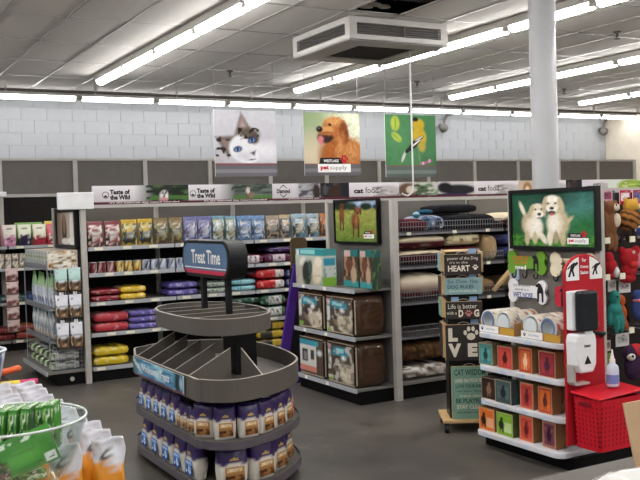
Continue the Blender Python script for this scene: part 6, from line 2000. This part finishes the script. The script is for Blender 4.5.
# ------------------------------------------------------------------ foreground: bowl of chews on a table of treat bags
tb = thing('display_table', 'low display table under the clear bowl and white topped treat bags', 'table', (.45, 3.0, 0))
part('table_top', MB().box(-.45, .70, 2.13, 3.80, .765, .79), TANCARD, tb, bevel=.004)
for (x, y) in ((-.40, 2.18), (.65, 2.18), (-.40, 3.75), (.65, 3.75)):
    part('leg', MB().box(x - .025, x + .025, y - .025, y + .025, 0, .765), BLACK, tb)
rs = single('riser_box', MB().box(.27, .46, 2.30, 2.50, .7905, .935), CARD, 'plain cardboard riser under the clear bowl', 'box', bevel=.003)
def wo_art(a):
    a.fill('#cfd0d8').mix(np.clip((0.70 + 0.05 * np.sin(a.u * 6) - a.v) / 0.03, 0, 1), '#d98e22')
    a.blotch(['#b9bac4'], 10, 160, 0, 1, 0.55, 1, th=.66, a=.7)
    a.ell(0.38, 0.82, 0.22, 0.07, '#3a3836', rot=14).ell(0.38, 0.83, 0.16, 0.025, '#cfcfd2', rot=14)
    a.ell(0.5, 0.2, 0.25, 0.1, '#a86a1c', a=.7)
def wo_back(a):
    a.fill('#cfd0d8').mix(np.clip((0.68 - a.v) / 0.03, 0, 1), '#cf861e')
wop = bpy.data.objects.new('biscuit_bag', pouch(.094, .215, .066, art(wo_art), art(wo_back), nr=40, nl=22, crimp=.9, seed=2, flat=.35, crumple=.09).mesh('biscuit_bag', FOIL, True))
rng = random.Random(5)
for r_ in range(11):
    y = 2.60 + r_ * .112
    for c_ in range(4):
        x = .705 - c_ * .113 - (.012 if r_ % 2 else 0)
        if x < .155 * y - .06: continue
        if (x - .40) ** 2 + (y - 2.42) ** 2 < .215 ** 2: continue
        if r_ == 0 and c_ > 1: continue
        inst(wop, 'biscuit_bag', 'white topped orange treat bag, %s row from the table front, %s from the right' % (ORD[r_], ORD[c_]), 'bag', 'white and orange treat bags on the table',
             (x + rng.uniform(-.006, .006), y, .797), rot=(rng.uniform(-.14, .08), rng.uniform(-.06, .06), rng.uniform(-.03, .03)))
# clear plastic bowl
bw_ = thing('clear_bowl', 'clear plastic bowl filled with green chew packs in the foreground', 'bowl', (.40, 2.42, .936))
prof = [(0.0, 0.0), (.075, 0.0), (.10, .008), (.135, .045), (.165, .09), (.188, .14), (.200, .19), (.206, .205), (.206, .210), (.199, .208), (.195, .19), (.183, .14), (.160, .092), (.131, .05), (.098, .014), (0.0, .006)]
part('bowl_body', MB().lathe(prof, n=56), CLEAR, bw_, world=False, smooth=True)
mb = MB()
rim = [(.203 * math.cos(2 * math.pi * i / 56), .203 * math.sin(2 * math.pi * i / 56), .208) for i in range(57)]
part('rim', mb.tube(rim, .0035, n=8), mat('rim_plastic', '#c9d2cc', 0.2), bw_, world=False, smooth=True)
def green_front(a):
    a.grad('#357a24', '#4a9a34')
    a.rect(0.06, 0.8, 0.80, 0.93, '#3a8a30').blotch(['#eaf3e2'], 22, 171, 0.1, 0.75, 0.80, 0.92, th=.52)
    a.rect(0.80, 0.97, 0.06, 0.28, '#ecece6').blotch(['#333333'], 30, 172, 0.82, 0.95, 0.1, 0.22, th=.5)
    a.ell(0.15, 0.28, 0.15, 0.26, '#26351f').blotch(['#b98a92', '#6d3a3a', '#1f2a1a'], 18, 173, 0.03, 0.30, 0.05, 0.5, th=.55)
    a.rect(0.35, 0.7, 0.5, 0.56, '#2d6a24').rect(0.4, 0.76, 0.12, 0.17, '#2f6e26').ell(0.55, 0.38, 0.25, 0.2, '#6abf48', soft=.6, a=.6)
def green_edge(a):
    a.grad('#2f7424', '#468f34').rect(0.25, 0.75, 0.1, 0.9, '#2c5a24').blotch(['#e8efe0', '#a9d88a'], 9, 175, 0, 1, 0.05, 0.95, th=.62)
def chew_pack(label, loc, rot, w_=.175, h_=.125, d_=.03):
    t = thing('chew_pack', label, 'pack', loc, 0, 'green chew packs in the clear bowl')
    t.rotation_euler = rot
    part('carton', MB().box(-w_ / 2, w_ / 2, -d_ / 2, d_ / 2, -h_ / 2, h_ / 2, hx('#2f6e26')), FOIL, t, world=False, bevel=.003)
    part('back_print', MB().picture((w_ / 2, d_ / 2 + .0008, -h_ / 2), -X, Z, w_, h_, art(green_front), 30, 24), FOIL, t, world=False)
    part('end_print', MB().picture((-w_ / 2 - .0008, d_ / 2, -h_ / 2), -Y, Z, d_, h_, art(green_edge), 8, 24), FOIL, t, world=False)
    part('front_print', MB().picture((-w_ / 2, -d_ / 2 - .0008, -h_ / 2), X, Z, w_, h_, art(green_front), 44, 32), FOIL, t, world=False)
    part('end_print', MB().picture((w_ / 2 + .0008, -d_ / 2, -h_ / 2), Y, Z, d_, h_, art(green_edge), 8, 24), FOIL, t, world=False)
    part('top_print', MB().picture((-w_ / 2, -d_ / 2, h_ / 2 + .0008), X, Y, w_, d_, art(green_edge), 24, 8), FOIL, t, world=False)
D = math.radians
chew_pack('green chew pack lying across the front of the clear bowl, barcode showing', (.425, 2.365, 1.06), (D(-16), D(-19), D(-10)), .175, .095)
for k in range(5):
    chew_pack('green chew pack standing edge-on in the bowl, %s from the left' % ORD[k], (.345 + k * .031, 2.475, 1.09), (D(4), D(3), D(64)), .11, .14, .021)
chew_pack('green chew pack leaning at the right side of the bowl', (.519, 2.422, 1.112), (D(0), D(0), D(64)), .08, .12, .026)
chew_pack('green chew pack tilted against the right rim of the bowl', (.505, 2.468, 1.105), (D(0), D(-2), D(62)), .06, .11, .022)
chew_pack('green chew pack flat at the left side of the bowl', (.295, 2.40, 1.095), (D(-6), D(4), D(-45)), .09, .11)
for k, (x, y, z) in enumerate([(.352, 2.435, .985), (.448, 2.435, .985), (.40, 2.44, 1.006)]):
    chew_pack('green chew pack buried at the bottom of the bowl, %s one' % ORD[k], (x, y, z), (D(80), 0, D(20 * k)), .08, .07, .024)

# striped tub with toy sticks at the left edge
sd = thing('side_table', 'small black table under the striped tub at the left edge', 'table', (.45, 4.3, 0))
part('table_top', MB().box(.1, .735, 4.02, 4.6, .905, .93), BLACK, sd)
part('pedestal', MB().box(.35, .5, 4.2, 4.42, 0, .905), BLACK, sd)
def tub_col(i, t_):
    c = hx('#46587c') if int(t_ * 26) % 2 else hx('#c2cad6')
    if i == 2 and .55 < t_ < .95 and int(t_ * 40) % 3 == 0: return hx('#a8543a')
    return c
tub = thing('striped_tub', 'blue and grey striped round tub cut by the left edge', 'tub', (.565, 4.3, .931))
tub.scale = (1, 1, .82)
part('tub_body', MB().lathe([(0, 0), (.125, 0), (.13, .01), (.14, .06), (.15, .12), (.158, .175), (.150, .175), (.122, .012), (0, .012)], n=52, col=tub_col), FOIL, tub, world=False, smooth=True)
part('tub_rim', MB().tube([(.156 * math.cos(2 * math.pi * i / 40), .156 * math.sin(2 * math.pi * i / 40), .176) for i in range(41)], .008, n=8), mat('pale_rim', '#c5ccd6', 0.3), tub, world=False, smooth=True)
def stick_col(c0, c1):
    return lambda x, y, z: hx(c0) if x < .01 else hx(c1)
st1 = MB().blob((0, 0, 0), (.075, .016, .014), n=12, m=12, R=Matrix.Rotation(math.pi / 2, 3, 'Y') @ Matrix.Identity(3))
mb = MB()
for (xa, xb, c) in ((-.07, .01, '#e0c63c'), (.01, .085, '#d0356c')):
    mb.cyl((xa, 0, 0), (xb, 0, 0), .014, n=12, col=hx(c))
single('toy_stick', mb, FOIL, 'yellow and pink rubber toy stick poking out beside the striped tub', 'toy', None, (.735, 4.10, .9445), D(-4))
mb = MB().cyl((-.05, 0, 0), (.055, 0, .012), .015, n=12, col=hx('#e0602c')).blob((.058, 0, .012), (.017, .017, .017), hx('#e06a34'))
single('toy_stick', mb, FOIL, 'orange rubber toy stick poking out behind the yellow and pink one', 'toy', None, (.745, 4.42, .9455), D(18))

# right foreground: counter with an open cardboard box and a wrapped roll
ct = thing('checkout_counter', 'counter under the cardboard box at the lower right', 'counter', (1.95, 1.5, 0))
part('counter_top', MB().box(1.55, 2.6, 1.0, 2.3, .70, .73), TAUPE, ct)
part('counter_body', MB().box(1.6, 2.55, 1.05, 2.25, 0, .70), GREY, ct)
bx_ = thing('cardboard_box', 'tan open cardboard box cut by the right edge of the view', 'box', (2.3, 1.75, .731))
part('body', MB().box(2.19, 2.5, 1.6, 1.9, .731, .83), TANCARD, bx_)
part('raised_flap', MB().prism([(.0, 0), (.36, 0), (.40, .24), (-.057, .24)], (2.134, 1.902, .814), X, Z, Y, .005), TANCARD, bx_)
rl = thing('wrapped_roll', 'white roll in crinkled clear plastic at the lower right edge', 'roll', (1.86, 1.70, .731))
mb = MB().lathe([(0, -.13), (.05, -.13), (.085, -.115), (.098, -.06), (.10, 0), (.098, .06), (.085, .115), (.05, .13), (0, .13)], c=(.03, 0, .1), n=28, R=Matrix.Rotation(math.pi / 2, 3, 'Y'))
part('roll', mb, mat('white_tissue', '#d8d6d2', 0.6, bump=.6, bscale=30), rl, world=False, smooth=True)
mb = MB().lathe([(0, -.137), (.055, -.135), (.09, -.118), (.102, -.06), (.104, 0), (.102, .06), (.09, .118), (.055, .135), (0, .137)], c=(.03, 0, .1045), n=28, R=Matrix.Rotation(math.pi / 2, 3, 'Y'))
part('plastic_wrap', mb, FILM, rl, world=False, smooth=True)
